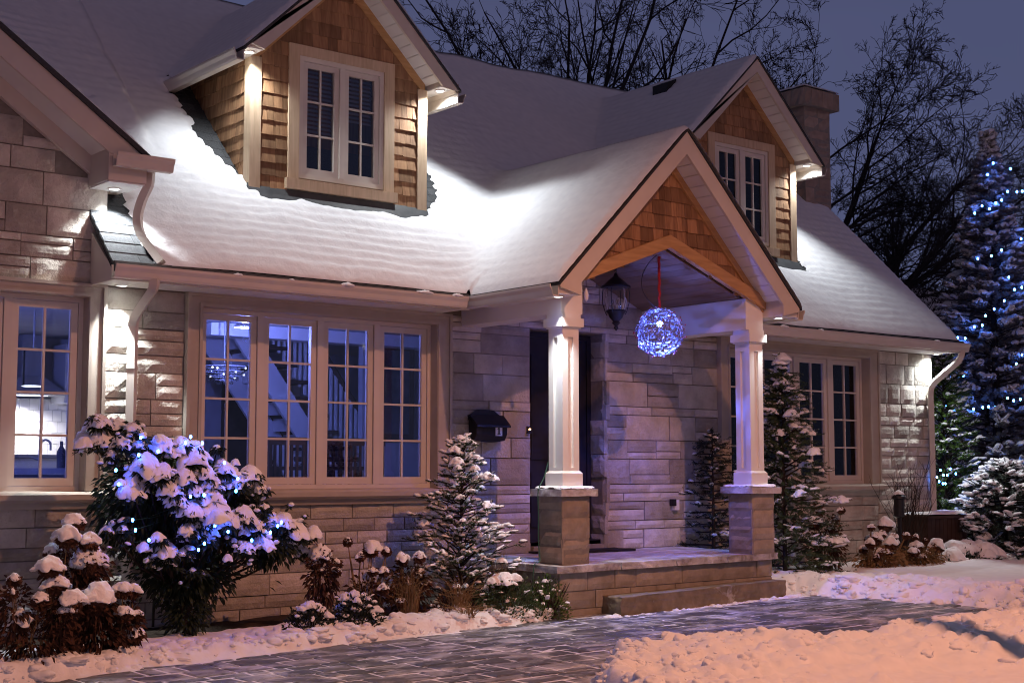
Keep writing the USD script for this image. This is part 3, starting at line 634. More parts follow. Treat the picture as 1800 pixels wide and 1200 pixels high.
def shingle_tabs():
    r = random.Random(8)
    def tab(x0, x1, y):                                                        # one shingle on the main slope, butt at y
        a, b, t = z_main(y)+.003, z_main(y+.135)+.003, .011
        house.part('shingle', G().hexa([(x0, y, a-.002), (x1, y, a-.002), (x1, y+.135, b-.006), (x0, y+.135, b-.006), (x0, y, a+t), (x1, y, a+t), (x1, y+.135, b+.001), (x0, y+.135, b+.001)]), 'shingle', parent=roof)
    k = 0
    for y in np.arange(11.605, 14.1, .102):
        spans = []
        if y < 12.75: spans.append((4.865, 5.42))
        if y > 12.6: spans.append((float(d1l(y))-.14, 6.70)); 
        if 12.55 < y < 13.5: spans.append((8.80, float(d1r(y))+.12))
        if 12.4 < y < 13.0: spans.append((14.96, 15.3))
        if 12.4 < y < 12.56: spans.append((6.62, 8.95)); spans.append((13.0, 15.1))
        for a, b in spans:
            x = a + (k % 2)*.07; x0 = a
            while x0 < b-.02:
                x1 = min(b, max(x0+.06, x+r.uniform(.24, .34))); tab(x0+.0015, x1-.0015, y+r.uniform(-.003, .003)); x0 = x = x1
        k += 1
shingle_tabs()
house.part('eave_edge', box(4.87, 8.66, 11.565, 11.592, 3.10, 3.19), 'flash', parent=roof)
house.part('eave_edge', box(12.24, 17.31, 11.565, 11.592, 3.10, 3.19), 'flash', parent=roof)

def gutter_profile(w=.115, h=.115):
    return [(0, 0), (w*.62, 0), (w*.72, h*.18), (w*.80, h*.5), (w, h*.78), (w, h), (w-.012, h), (w-.014, h*.84), (w*.76, h*.55), (w*.66, h*.14), (.012, .01), (.012, h), (0, h)]
def gutter_x(x0, x1, y, z, parent=None):      # runs along x, mouth towards -y
    return house.part('gutter', G().prism([(y-u, z+v) for u, v in gutter_profile()], 'x', x0, x1), 'gutter', parent=parent)
def gutter_y(y0, y1, x, z, s, parent=None):   # runs along y, mouth towards s*x
    return house.part('gutter', G().prism([(x+s*u, z+v) for u, v in gutter_profile()], 'y', y0, y1), 'gutter', parent=parent)
ev = house.part('eave', box(4.90, 8.69, 11.60, 11.63, 3.03, 3.10), 'beige')
house.part('eave', box(12.21, 17.30, 11.60, 11.63, 3.03, 3.10), 'beige')
house.part('eave_return', G().prism([(11.60, 3.03), (12.11, 3.03), (12.11, 3.5), (11.60, 3.02+.09)], 'x', 4.872, 4.90), 'beige', parent=ev)
def soffit_x(a, b, y0, y1, z):
    x = a
    while x < b-.01:
        house.part('soffit_panel', box(x+.004, min(x+.30, b)-.004, y0, y1, z, z+.012), 'soffit', parent=ev); x += .30
soffit_x(4.90, 8.69, 11.63, 12.11, 3.042); soffit_x(12.21, 17.30, 11.63, 12.11, 3.042)
gutter_x(4.85, 8.60, 11.60, 3.04); gutter_x(12.30, 17.36, 11.60, 3.04)

def gable(kind, xc, yf, yw, zA, half, fh, zs, wh, yb, slope, ybox, snow_seed, right_soffit=True):
    """A front gable roof: deck, rake boards, boxed eaves, vented soffit, gutters and snow."""
    g = G(); yo = yf-.02
    for s in (-1, 1):
        P = lambda dx, dz, y: (xc+s*dx, y, zA-slope*dx+dz)
        c = [P(0, -.03, yo), P(half+.02, -.03, yo), P(half+.02, -.03, yb), P(0, -.03, yb), P(0, 0, yo), P(half+.02, 0, yo), P(half+.02, 0, yb), P(0, 0, yb)]
        if s < 0: c = [c[k] for k in (1, 0, 3, 2, 5, 4, 7, 6)]
        g.hexa(c)
    R = house.part(kind, g, 'shingle')
    for s in (-1, 1):
        band = [(0, zA-.031), (half, zA-.031-slope*half), (half, zs+.06), (wh, zs), (wh, zA-fh-slope*wh), (0, zA-fh)]
        house.part('rake_board', G().prism([(xc+s*a, b) for a, b in band], 'y', yf, yf+.03), 'beige', parent=R)
        bx = [(wh, zs+.012), (half-.004, zs+.012), (half-.004, zA-.05-slope*half), (wh, zA-.05-slope*wh)]
        house.part('eave_box', G().prism([(xc+s*a, b) for a, b in bx], 'y', yf+.031, ybox), 'beige', parent=R)
        y = yf+.034
        while y < min(ybox, yf+2.2):
            house.part('soffit_panel', box(*sorted((xc+s*wh, xc+s*(half-.006))), y, min(y+.11, ybox)-.006, zs, zs+.012), 'soffit', parent=R); y += .11
        gutter_y(yf+.02, ybox, xc+s*(half+.001), zA-.155-slope*half, s, parent=R)
        # sloping soffit under the rake, in panels that run back to the wall
        u = .02
        while u < wh-.02:
            v = min(u+.098, wh-.01); f = lambda dx, dz, y: (xc+s*dx, y, zA-fh+.035-slope*dx+dz)
            c = [f(u+.004, 0, yf+.031), f(v-.004, 0, yf+.031), f(v-.004, 0, yw-.002), f(u+.004, 0, yw-.002), f(u+.004, .02, yf+.031), f(v-.004, .02, yf+.031), f(v-.004, .02, yw-.002), f(u+.004, .02, yw-.002)]
            if s < 0: c = [c[k] for k in (1, 0, 3, 2, 5, 4, 7, 6)]
            house.part('soffit_panel', G().hexa(c), 'soffit', parent=R); u = v
        back = G(); f = lambda dx, dz, y: (xc+s*dx, y, zA-fh+.06-slope*dx+dz)
        c = [f(0, 0, yf+.031), f(wh, 0, yf+.031), f(wh, 0, yw+.1), f(0, 0, yw+.1), f(0, fh-.11, yf+.031), f(wh, fh-.11, yf+.031), f(wh, fh-.11, yw+.1), f(0, fh-.11, yw+.1)]
        if s < 0: c = [c[k] for k in (1, 0, 3, 2, 5, 4, 7, 6)]
        house.part('rafter_board', back.hexa(c), 'beige', parent=R)
    return R
def gable_snow(R, xc, yf, zA, half, slope, yb, seed, t=.075):
    xs, ys = np.unique(np.r_[np.arange(xc-half-.01, xc+half+.011, .03)]), np.arange(yf-.02, yb, .045)
    X, Y = np.meshgrid(xs, ys, indexing='ij'); dx = np.abs(X-xc)
    d = np.minimum(half+.008-dx, Y-(yf-.018)); w = .09
    rd = np.sqrt(np.clip(1-(1-np.clip(d, 0, w)/w)**2, 0, 1))
    Z = zA-slope*np.sqrt(dx**2+.002) + (t+.03*(fbm(X, Y, seed, 1.6, 3, seed)-.5)+.007*np.cos(2*np.pi*dx/.1))*rd + .004
    zm = z_main(np.minimum(Y, 15.6)) + .08
    F = np.minimum(d, Z-zm+.03)
    house.part('roof_snow', clip_grid(X, Y, smax(Z, zm-.02, .05), F), 'snow', parent=R, smooth=True)

def shakes(parent, o, u, nrm, spans, z0, z1, dz, r, off=.0, lean=.020):
    """Courses of split cedar: each shake a thin wedge lying on the course below."""
    z = z0
    while z < z1:
        for a, b in spans(z):
            x = a
            while x < b-.012:
                w = r.choice([.075, .10, .12, .15, .18]); w = min(w, b-x)
                if b-x-w < .05: w = b-x
                zb = z + r.uniform(-.005, .005); f = lambda t, h, k: tuple(np.asarray(o)+np.asarray(u)*t+EZ*h+np.asarray(nrm)*(k+off))
                k = lean + r.uniform(-.003, .003); h1 = min(zb+dz*1.18, z1+.06)
                c = [f(x+.0015, zb, k), f(x+w-.0015, zb, k), f(x+w-.0015, zb, .0), f(x+.0015, zb, .0), f(x+.0015, h1, .004), f(x+w-.0015, h1, .004), f(x+w-.0015, h1, .0), f(x+.0015, h1, .0)]
                house.part('shake', G().hexa(c), 'cedar', parent=parent); x += w
        z += dz

def dormer(xc, left_side):
    yw, yf, zA, sl = 12.62, 12.30, 6.82, .97; r = random.Random(int(xc*10))
    W = 1.055; wx0, wx1, wz0, wz1 = xc-.51, xc+.51, 4.385, 5.655
    zt = lambda dx: zA-.20-sl*dx
    g = G(); y0, y1 = yw, yw+.14
    for s in (-1, 1):
        xo = xc+s*W; xi = wx0 if s < 0 else wx1; a, b = sorted((xo, xi))
        g.prism([(a, 4.0), (b, 4.0), (b, zt(abs(b-xc))), (a, zt(abs(a-xc)))], 'y', y0, y1)
        g.box(*sorted((xc+s*W, xc+s*(W-.14))), y1, 14.6, 4.0, 5.60)
    g.box(wx0, wx1, y0, y1, 4.0, wz0); g.prism([(wx0, wz1), (wx1, wz1), (wx1, zt(.51)), (xc, zt(0)), (wx0, zt(.51))], 'y', y0, y1)
    g.box(xc-.85, xc+.85, 13.4, 13.5, 4.0, 6.0)
    D = house.part('dormer', g, 'cedar')
    tx0, tx1, tz0, tz1 = xc-.645, xc+.65, 4.255, 5.775
    def spans(z):
        m = z+.07; lim = min(W-.095, (zA-.20-z-.10)/sl)
        if lim < .05: return []
        if tz0-.02 < m < tz1: return [(xc-lim, tx0), (tx1, xc+lim)]
        return [(xc-lim, xc+lim)]
    shakes(D, (0, yw, 0), EX, -EY, spans, 4.22, 6.55, .142, r)
    if left_side: shakes(D, (xc-W, yw, 0), EY, -EX, lambda z: [(.10, max(.12, min(1.45, (z+.17-z_main(yw))/SL+.1)))], 4.22, 5.5, .142, r)
    for s in (-1, 1):
        house.part('corner_board', box(*sorted((xc+s*(W-.095), xc+s*(W+.028))), yw-.03, yw+.0, 4.12, 5.56), 'cedar_trim', parent=D)
        house.part('corner_board', box(*sorted((xc+s*W, xc+s*(W+.028))), yw+.0005, yw+.10, 4.12, 5.56), 'cedar_trim', parent=D)
        f = lambda dx, dz, y: (xc+s*dx, y, zA-.20-.035-sl*dx+dz)     # wooden strip under the soffit
        c = [f(0, -.06, yw-.026), f(W, -.06, yw-.026), f(W, -.06, yw+.01), f(0, -.06, yw+.01), f(0, .06, yw-.026), f(W, .06, yw-.026), f(W, .06, yw+.01), f(0, .06, yw+.01)]
        if s < 0: c = [c[k] for k in (1, 0, 3, 2, 5, 4, 7, 6)]
        house.part('frieze_board', G().hexa(c), 'timber', parent=D)
    tr = G(); ty = yw-.035
    tr.box(tx0, wx0-.012, ty, yw+.02, tz0+.11, tz1); tr.box(wx1+.012, tx1, ty, yw+.02, tz0+.11, tz1); tr.box(wx0-.012, wx1+.012, ty, yw+.02, wz1+.012, tz1)
    house.part('window_trim', tr, 'cedar_trim', parent=D)
    house.part('trim_sill', box(tx0-.03, tx1+.03, ty-.03, yw+.02, tz0, tz0+.108), 'cedar_trim', parent=D)
    window(wx0-.011, wx1+.011, wz0-.0, wz1+.011, 2, 3, yw-.018, jamb=.05, mull=.06, stile=.055, bar=.018)
    bl = G()
    for k in range(16):
        z = 5.58-k*.045
        for a, b in ((wx0+.08, xc-.06), (xc+.06, wx1-.08)):
            if b > xc and k > 11: continue
            bl.hexa([(a, yw+.10, z), (b, yw+.10, z), (b, yw+.125, z+.028), (a, yw+.125, z+.028), (a, yw+.10, z+.003), (b, yw+.10, z+.003), (b, yw+.125, z+.031), (a, yw+.125, z+.031)])
    house.part('window_blind', bl, 'blind', parent=D)
    fl = G(); zb = lambda y: z_main(y)+.02
    fl.hexa([(xc-W-.04, yw-.10, zb(yw-.10)), (xc+W+.04, yw-.10, zb(yw-.10)), (xc+W+.04, yw-.005, zb(yw)), (xc-W-.04, yw-.005, zb(yw)), (xc-W-.04, yw-.10, zb(yw-.10)+.006), (xc+W+.04, yw-.10, zb(yw-.10)+.006), (xc+W+.04, yw-.005, zb(yw)+.075), (xc-W-.04, yw-.005, zb(yw)+.075)])
    house.part('flashing', fl, 'flash', parent=D)
    R = gable('dormer_roof', xc, yf, yw, zA, 1.30, .21, 5.55, W+.03, 15.5, sl, 14.2, 1)
    gable_snow(R, xc, yf, zA, 1.32, sl, 15.75, int(xc))
    return D, R
D1, R1 = dormer(C1, True)
D2, R2 = dormer(C2, False)
vent = house.part('roof_vent', slab([(13.60, 13.65, 6.42), (13.72, 13.65, 6.54), (13.72, 13.92, 6.54), (13.60, 13.92, 6.42), (13.60, 13.64, 6.70), (13.78, 13.64, 6.78), (13.78, 13.93, 6.78), (13.60, 13.93, 6.70)], 1, 1, 1, .02, 2), 'black')

# wing gable on the left
def wing():
    yf, sl, zc, xe = 11.68, .70, 4.178, 5.19; X0 = 2.4; zA = zc+sl*(xe-X0)
    g = G(); P = lambda x, dz, y: (x, y, zA-sl*abs(x-X0)+dz)
    g.hexa([P(X0, -.05, yf-.03), P(xe+.03, -.05, yf-.03), P(xe+.03, -.05, 15), P(X0, -.05, 15), P(X0, 0, yf-.03), P(xe+.03, 0, yf-.03), P(xe+.03, 0, 15), P(X0, 0, 15)])
    g.hexa([P(-.4, -.05, yf-.03), P(X0, -.05, yf-.03), P(X0, -.05, 15), P(-.4, -.05, 15), P(-.4, 0, yf-.03), P(X0, 0, yf-.03), P(X0, 0, 15), P(-.4, 0, 15)])
    R = house.part('wing_roof', g, 'shingle')
    house.part('rake_board', G().prism([(X0, zA-.051), (xe, zc-.051), (xe, zc-.10), (4.86, zc+sl*(xe-4.86)-.27), (X0, zA-.27)], 'y', yf, yf+.03), 'beige', parent=R)
    house.part('eave_box', G().prism([(4.84, 3.91), (xe, 3.91), (xe, zc-.06), (4.84, zc+sl*(xe-4.84)-.06)], 'y', yf+.005, 13.), 'beige', parent=R)
    house.part('soffit_panel', box(4.85, xe-.01, yf+.015, yf+.46, 3.897, 3.909), 'soffit', parent=R)
    c = lambda x, dz, y: (x, y, zc+sl*(xe-x)+dz)
    house.part('rake_soffit', G().hexa([c(X0, -.235, yf+.031), c(4.86, -.235, yf+.031), c(4.86, -.235, YW+.02), c(X0, -.235, YW+.02), c(X0, -.06, yf+.031), c(4.86, -.06, yf+.031), c(4.86, -.06, YW+.02), c(X0, -.06, YW+.02)]), 'soffit', parent=R)
    for k in range(24):
        x = X0+.1+k*.10
        if x < 4.8: house.part('soffit_bead', G().hexa([c(x, -.247, yf+.04), c(x+.05, -.247, yf+.04), c(x+.05, -.247, yf+.075), c(x, -.247, yf+.075), c(x, -.234, yf+.04), c(x+.05, -.234, yf+.04), c(x+.05, -.234, yf+.075), c(x, -.234, yf+.075)]), 'soffit', parent=R)
    house.part('frieze_board', G().hexa([c(X0, -.40, YW-.05), c(4.98, -.40, YW-.05), c(4.98, -.40, YW+.01), c(X0, -.40, YW+.01), c(X0, -.236, YW-.05), c(4.98, -.236, YW-.05), c(4.98, -.236, YW+.01), c(X0, -.236, YW+.01)]), 'beige', parent=R)
    gutter_y(yf-.02, 13.2, xe+.002, 4.02, 1, parent=R)
    house.part('gutter', G().prism([(yf-.03-u, 4.02+v) for u, v in gutter_profile()], 'x', 4.86, xe+.20), 'gutter', parent=R)
    xs, ys = np.arange(X0, xe+.02, .06), np.arange(yf-.02, 15, .08); X, Y = np.meshgrid(xs, ys, indexing='ij')
    d = np.minimum(xe+.01-X, Y-(yf-.018)); rd = np.sqrt(np.clip(1-(1-np.clip(d, 0, .08)/.08)**2, 0, 1))
    house.part('roof_snow', clip_grid(X, Y, zA-sl*(X-X0)+.004+.06*rd, d), 'snow', parent=R, smooth=True)
wing()

# ------------------------------------------------------------------ porch
def porch():
    yf, yw, zA, r = 10.20, 10.50, PA, random.Random(3)
    R = gable('porch_roof', CP, yf, yw, zA, PH-.02, .27, 3.075, 1.465, 13.6, 1.0, 11.6, 1)
    hw0, hw1 = 1.19, 1.465                                                     # inner and outer half widths of the beams
    for s in (-1, 1):
        house.part('beam', box(*sorted((CP+s*hw0, CP+s*hw1)), yw, YW+.01, 2.93, 3.27), 'white', parent=R)
    g = G().prism([(CP-1.46, 3.28), (CP, 3.84), (CP+1.46, 3.28), (CP+1.44, zA-.3-1.44), (CP, zA-.3), (CP-1.44, zA-.3-1.44)], 'y', yw+.02, yw+.09)
    house.part('gable_wall', g, 'cedar', parent=R)
    def spans(z):
        lim = (zA-.27-z-.06); lo = max(0., (3.74-.385*0-(z+.05))/.385) if z < 3.7 else 0
        if lim < .05: return []
        if lo <= 0: return [(CP-lim, CP+lim)]
        return [(CP-lim, CP-lo), (CP+lo, CP+lim)] if lim-lo > .06 else []
    shakes(R, (0, yw+.02, 0), EX, -EY, spans, 3.30, 4.62, .152, r, off=.0)
    for s in (-1, 1):
        A = [(CP, 3.71), (CP+s*1.47, 3.165), (CP+s*1.47, 3.30), (CP, 3.845)]
        house.part('arch_timber', G().prism(A, 'y', yw-.05, yw+.018), 'timber', parent=R)
        B = [(CP, zA-.225), (CP+s*1.46, zA-.225-1.46), (CP+s*1.46, zA-.335-1.46), (CP, zA-.335)]
        house.part('frieze_board', G().prism(B, 'y', yw-.02, yw+.019), 'timber', parent=R)
    # plank ceiling, a shallow vault
    for s in (-1, 1):
        u = 0.
        while u < 1.44:
            v = min(u+.115, 1.45); f = lambda dx, dz, y: (CP+s*dx, y, 3.72-.37*dx+dz)
            c = [f(u+.003, 0, yw+.091), f(v-.003, 0, yw+.091), f(v-.003, 0, YW+.02), f(u+.003, 0, YW+.02), f(u+.003, .02, yw+.091), f(v-.003, .02, yw+.091), f(v-.003, .02, YW+.02), f(u+.003, .02, YW+.02)]
            if s < 0: c = [c[k] for k in (1, 0, 3, 2, 5, 4, 7, 6)]
            house.part('ceiling_board', G().hexa(c), 'ceiling', parent=R); u = v
    for s in (-1, 1):
        xc, yc = CP+s*(1.45-.105), yw+.105
        post = G(); sq = lambda g, h, z0, z1: g.box(xc-h, xc+h, yc-h, yc+h, z0, z1)
        core = G(); sq(core, .080, 1.20, 2.93); col = house.part('porch_column', core, 'white')
        st = G(); h, w, t = .105, .046, .026
        for zz0, zz1 in ((1.39, 1.425), (2.70, 2.785)):
            for sx in (-1, 1):
                st.box(xc-h+w+t, xc+h-w-t, *sorted((yc+sx*h, yc+sx*(h-t))), zz0, zz1); st.box(*sorted((xc+sx*h, xc+sx*(h-t))), yc-h+w+t, yc+h-w-t, zz0, zz1)
        for sx in (-1, 1):
            for sy in (-1, 1):
                st.box(*sorted((xc+sx*h, xc+sx*(h-w-t))), *sorted((yc+sy*h, yc+sy*(h-t))), 1.39, 2.785)
                st.box(*sorted((xc+sx*h, xc+sx*(h-t))), *sorted((yc+sy*(h-t), yc+sy*(h-w-t))), 1.39, 2.785)
        house.part('panel_frame', st, 'white', parent=col)
        b = G(); sq(b, .13, 1.222, 1.37); b.add(*frustum(xc, yc, .13, .11, 1.37, 1.392)); house.part('column_base', b, 'white', parent=col)
        c = G(); sq(c, .122, 2.785, 2.80); sq(c, .142, 2.80, 2.885); sq(c, .12, 2.885, 2.93); house.part('column_cap', c, 'white', parent=col)
        P = [(-.235, -.235), (.235, -.235), (.235, .235), (-.235, .235)]
        house.part('pier_cap', slab([(xc+a, yc+b2, 1.15) for a, b2 in P]+[(xc+a, yc+b2, 1.218) for a, b2 in P], 1, 1, 1, .03, 5+s), 'flag', parent=col, smooth=40)
        house.part('pier', box(xc-.17, xc+.17, yc-.17, yc+.17, .46, 1.149), 'mortar', parent=col)
        k = 0
        for o, u, n in ((np.array([xc-.18, yc-.18, 0]), EX, -EY), (np.array([xc-.18, yc+.18, 0]), -EY, -EX)):
            for x, z, w2, h2 in ashlar(0, .36, .502, 1.15, [], 60+k+s, hs=(.12, .16, .2), ls=(.16, .36)):
                house.part('pier_stone', rough_face(o+u*(x+.003)+EZ*(z+.003), u, EZ, n, w2-.006, h2-.006, .02, .018, 700+40*k+int(z*50)+int(x*9)+s, cell=.05), 'stone_dark', parent=col)
            k += 1
        sn = house.part('cap_snow', cap_snow(xc, yc, .222, 1.216, .03), 'snow', parent=col, smooth=True)
    return R
def frustum(xc, yc, a, b, z0, z1):
    p = [(xc-a, yc-a, z0), (xc+a, yc-a, z0), (xc+a, yc+a, z0), (xc-a, yc+a, z0), (xc-b, yc-b, z1), (xc+b, yc-b, z1), (xc+b, yc+b, z1), (xc-b, yc+b, z1)]
    return G().hexa(p).arrays()
def cap_snow(xc, yc, h, z, t):
    X, Y = np.meshgrid(np.linspace(xc-h, xc+h, 40), np.linspace(yc-h, yc+h, 40), indexing='ij')
    d = np.minimum(h-np.abs(X-xc), h-np.abs(Y-yc))-(fbm(X, Y, 0, 9, 3, 4)-.3)*.06
    return clip_grid(X, Y, z+.004+t*(.6+.6*fbm(X, Y, 1, 8, 3, 3))*np.sqrt(np.clip(1-(1-np.clip(d, 0, .03)/.03)**2, 0, 1)), d)
porch()

# chimney
def chimney():
    x0, x1, y0, y1 = 16.74, 17.34, 13.86, 14.60
    ch = house.part('chimney', box(x0, x1, y0, y1, 4.6, 7.0).box(x0-.10, x1+.12, y0-.10, y1+.1, 6.93, 7.19), 'mortar')
    k = 0
    for o, u, n, L in ((np.array([x0, y0, 0]), EX, -EY, x1-x0), (np.array([x0, y1, 0]), -EY, -EX, y1-y0)):
        for x, z, w, h in ashlar(0, L, 4.9, 6.92, [], 80+k, hs=(.14, .18, .21), ls=(.2, .42)):
            house.part('chimney_stone', rough_face(o+u*(x+.004)+EZ*(z+.004)+n*.012, u, EZ, n, w-.008, h-.008, .02, .012, 900+50*k+int(z*17)+int(9*x), cell=.12), 'chimney', parent=ch); 
        k += 1
    for o, u, n, L in ((np.array([x0-.1, y0-.1, 0]), EX, -EY, x1-x0+.22), (np.array([x0-.1, y1+.1, 0]), -EY, -EX, y1-y0+.2)):
        x = 0; r = random.Random(k)
        while x < L-.02:
            w = min(r.uniform(.1, .16), L-x); house.part('chimney_stone', rough_face(o+u*(x+.003)+EZ*6.935+n*.012, u, EZ, n, w-.006, .25, .02, .012, int(x*70)+k, cell=.12), 'chimney', parent=ch); x += w
    X, Y = np.meshgrid(np.linspace(x0-.13, x1+.15, 24), np.linspace(y0-.13, y1+.13, 24), indexing='ij')
    d = np.minimum(np.minimum(X-x0+.12, x1+.14-X), np.minimum(Y-y0+.12, y1+.12-Y))-.03*fbm(X, Y, 0, 7, 2, 2)
    house.part('chimney_snow', clip_grid(X, Y, 7.19+.07*np.sqrt(np.clip(1-(1-np.clip(d, 0, .09)/.09)**2, 0, 1)), d), 'snow', parent=ch, smooth=True)
chimney()

# downspouts
def smooth_path(pts, n=6):
    p = np.asarray(pts, float); out = []
    for k in range(len(p)-1):
        a, b, c, d = p[max(k-1, 0)], p[k], p[k+1], p[min(k+2, len(p)-1)]
        for t in np.arange(n)/n: out.append(.5*((2*b)+(-a+c)*t+(2*a-5*b+4*c-d)*t*t+(-a+3*b-3*c+d)*t**3))
    return np.array(out+[p[-1]])
def downspout(pts, r=.042, straps=()):
    d = house.part('downspout', G().tube(smooth_path(pts, 3), r*1.22, 4), 'gutter')
    for s in straps: house.part('strap', G().tube([s, np.asarray(s)+[0, 0, .03]], r*1.36, 4), 'gutter', parent=d)
downspout([(5.22, 11.54, 3.05), (5.22, 11.55, 2.98), (5.225, 11.66, 2.92), (5.235, 11.90, 2.80), (5.242, 12.00, 2.72), (5.245, 12.025, 2.62), (5.245, 12.025, 2.2), (5.245, 12.025, 1.2), (5.245, 12.025, .12)], straps=[(5.245, 12.025, 2.3), (5.245, 12.025, .9)])
downspout([(17.22, 11.54, 3.07), (17.22, 11.55, 2.99), (17.22, 11.62, 2.90), (17.21, 11.85, 2.74), (17.20, 12.0, 2.62), (17.20, 12.055, 2.5), (17.20, 12.055, 2.2), (17.2, 12.055, 1.2), (17.2, 12.055, .12)], straps=[(17.2, 12.055, 2.3)])
downspout([(5.245, 11.74, 4.03), (5.24, 11.745, 3.92), (5.20, 11.80, 3.78), (5.18, 11.83, 3.62), (5.20, 11.79, 3.47), (5.27, 11.68, 3.31), (5.31, 11.60, 3.21)], r=.04)

# recessed lamps in the soffits
def can(x, y, z, k=1.0, cone=48.):
    a = np.linspace(0, 2*np.pi, 17)[:-1]
    g = G().lathe([(.062, 0), (.062, -.010), (.045, -.010), (.042, -.002)], (x, y, z-.0), 18)
    p = house.part('recessed_light', g, 'white')
    house.part('light_lens', G().lathe([(.0005, -.005), (.042, -.005)], (x, y, z), 16), 'lens', parent=p)
    house.lamp('eave_lamp', (x, y, z-.030), CAN_I*k, CAN_C, .02, cone, 1.0)
can(C1-1.17, 12.47, 5.55, .86, 74.); can(C1+1.17, 12.47, 5.55, 1.2, 76.); can(C2+1.17, 12.47, 5.55, .8, 74.)
can(5.02, 11.98, 3.897, 1.5, 56.); can(5.12, 12.0, 3.042, 3.2, 40.)
can(8.86, 10.40, 3.075, 1.3, 40.); can(12.04, 10.38, 3.075, .5); can(17.25, 11.98, 3.042, 1.3, 78.)

# ------------------------------------------------------------------ rooms behind the glass
def rooms():
    g = G(); fz, cz = .66, 3.0; y0 = 12.45
    def wl(p, q, z0=fz, z1=cz, t=.06):
        p, q = np.array(p), np.array(q); d = (q-p)/np.linalg.norm(q-p); n = np.array([-d[1], d[0]])*t
        g.hexa([(*p, z0), (*q, z0), (*(q+n), z0), (*(p+n), z0), (*p, z1), (*q, z1), (*(q+n), z1), (*(p+n), z1)])
    wl((5.25, y0), (7.0, 17.0)); wl((11.6, 17.0), (11.6, y0)); wl((7.0, 17.0), (11.6, 17.0)); wl((1.4, 17.06), (7.0, 17.06)); wl((1.4, y0), (1.4, 17.06))
    wl((12.5, y0), (12.5, 15.5)); wl((12.5, 15.5), (17.0, 15.5)); wl((17.0, 15.5), (17.0, y0))
    house.part('room_wall', g, 'wall_in')
    c = G(); c.box(1.3, 11.7, y0, 17.2, cz, cz+.05); c.box(12.4, 17.03, y0, 15.6, cz, cz+.05); house.part('room_ceiling', c, 'wall_in')
    f = G(); f.box(1.3, 11.7, y0, 17.2, fz-.06, fz); f.box(12.4, 17.03, y0, 15.6, fz-.06, fz); house.part('room_floor', f, 'floor_in')
    # beams, door casings and dark doorways on the back wall
    t = G(); t.box(7.0, 11.6, 14.0, 14.25, 2.86, 2.995); t.box(8.02, 8.14, 16.93, 16.995, fz, 2.75); t.box(9.05, 9.17, 16.93, 16.995, fz, 2.75); t.box(9.7, 9.8, 16.93, 16.995, fz, 2.75); t.box(8.0, 9.82, 16.92, 16.995, 2.75, 2.87)
    house.part('door_casing', t, 'white_in')
    d = house.part('inner_door', box(8.66, 9.02, 16.95, 16.99, fz, 2.55), 'wood_in'); house.part('inner_door', box(9.33, 9.62, 16.95, 16.99, fz, 2.55), 'wood_in')
    # curtains of the right-hand room
    for x0, x1 in ((15.28, 15.74), (13.15, 13.3)):
        xs = np.linspace(x0, x1, 40); yy = 12.55+.03*np.sin(xs*70); q = G()
        v = np.vstack([np.c_[xs, yy, np.full(40, 1.0)], np.c_[xs, yy, np.full(40, 2.95)], np.c_[xs, yy+.01, np.full(40, 1.0)], np.c_[xs, yy+.01, np.full(40, 2.95)]]); i = np.arange(39)
        q.add(v, np.vstack([np.stack([i, i+1, 41+i, 40+i], 1), np.stack([81+i, 80+i, 120+i, 121+i], 1)])); single('curtain', q, 'curtain', 'grey gathered curtain at the right side of the right-hand window' if x0 > 15 else 'narrow grey curtain at the left side of the right-hand window', 'curtain')
rooms()
def lamp_thing(name, label, pos, inten, color, r=.1):
    t = Thing(name, label, 'lamp', pos); x, y, z = pos
    t.part('shade', G().lathe([(.02, .16), (.05, .15), (r*1.3, .04), (r*1.3, .03), (.05, .135), (.02, .145)], pos, 16), 'white_in')
    t.part('bulb', G().ball((x, y, z+.06), r*.4, 2), 'white_in')
    t.lamp('room_glow', (x, y, z-.08), inten, color, r*.5, None, None)
lamp_thing('ceiling_lamp', 'ceiling lamp of the living room hidden above the long four-light window', (6.9, 13.0, 2.82), 34., ROOM_C)
lamp_thing('ceiling_lamp', 'ceiling lamp of the kitchen hidden above the left window', (3.4, 13.4, 2.82), 34., ROOM_C)
lamp_thing('ceiling_lamp', 'ceiling lamp of the room behind the right window', (14.0, 13.1, 2.82), 5., (.16, .22, 1.))

def staircase():
    t = Thing('staircase', 'white open staircase with dark treads seen through the long window', 'staircase', (8.8, 15.1, .66))
    X = lambda s: 8.05+1.75*s; Z = lambda s: 3.02-2.36*s
    for y0, y1 in ((14.98, 15.03), (15.86, 15.91)):
        t.part('stringer', G().prism([(X(0), Z(0)), (X(1), Z(1)), (X(1)-.32, Z(1)), (X(0)-.32, Z(0))], 'y', y0, y1), 'white_in')
    for k in range(12):
        s = (k+.5)/12; t.part('tread', box(X(s)-.06, X(s)+.20, 14.94, 15.9, Z(s)+.10, Z(s)+.145), 'wood_in')
        t.part('riser', box(X(s)-.05, X(s)-.03, 15.03, 15.86, Z(s)-.06, Z(s)+.10), 'white_in')
    for k in range(24):
        s = (k+.5)/24; t.part('baluster', box(X(s)+.07, X(s)+.10, 14.99, 15.02, Z(s)+.12, min(Z(s)+.98, 2.99)), 'white_in')
    t.part('handrail', G().tube([(X(.35)+.08, 15.0, Z(.35)+1.0), (X(.7)+.08, 15.0, Z(.7)+1.0), (X(1)+.08, 15.0, Z(1)+1.0), (X(1)+.4, 15.0, Z(1)+1.0)], .035, 8), 'wood_in')
    for k in range(9): t.part('baluster', box(9.0+k*.1, 9.03+k*.1, 14.6, 14.63, .66, 1.5), 'white_in')
    t.part('handrail', G().tube([(8.4, 14.61, 1.53), (9.9, 14.61, 1.53)], .03, 8), 'wood_in')
staircase()
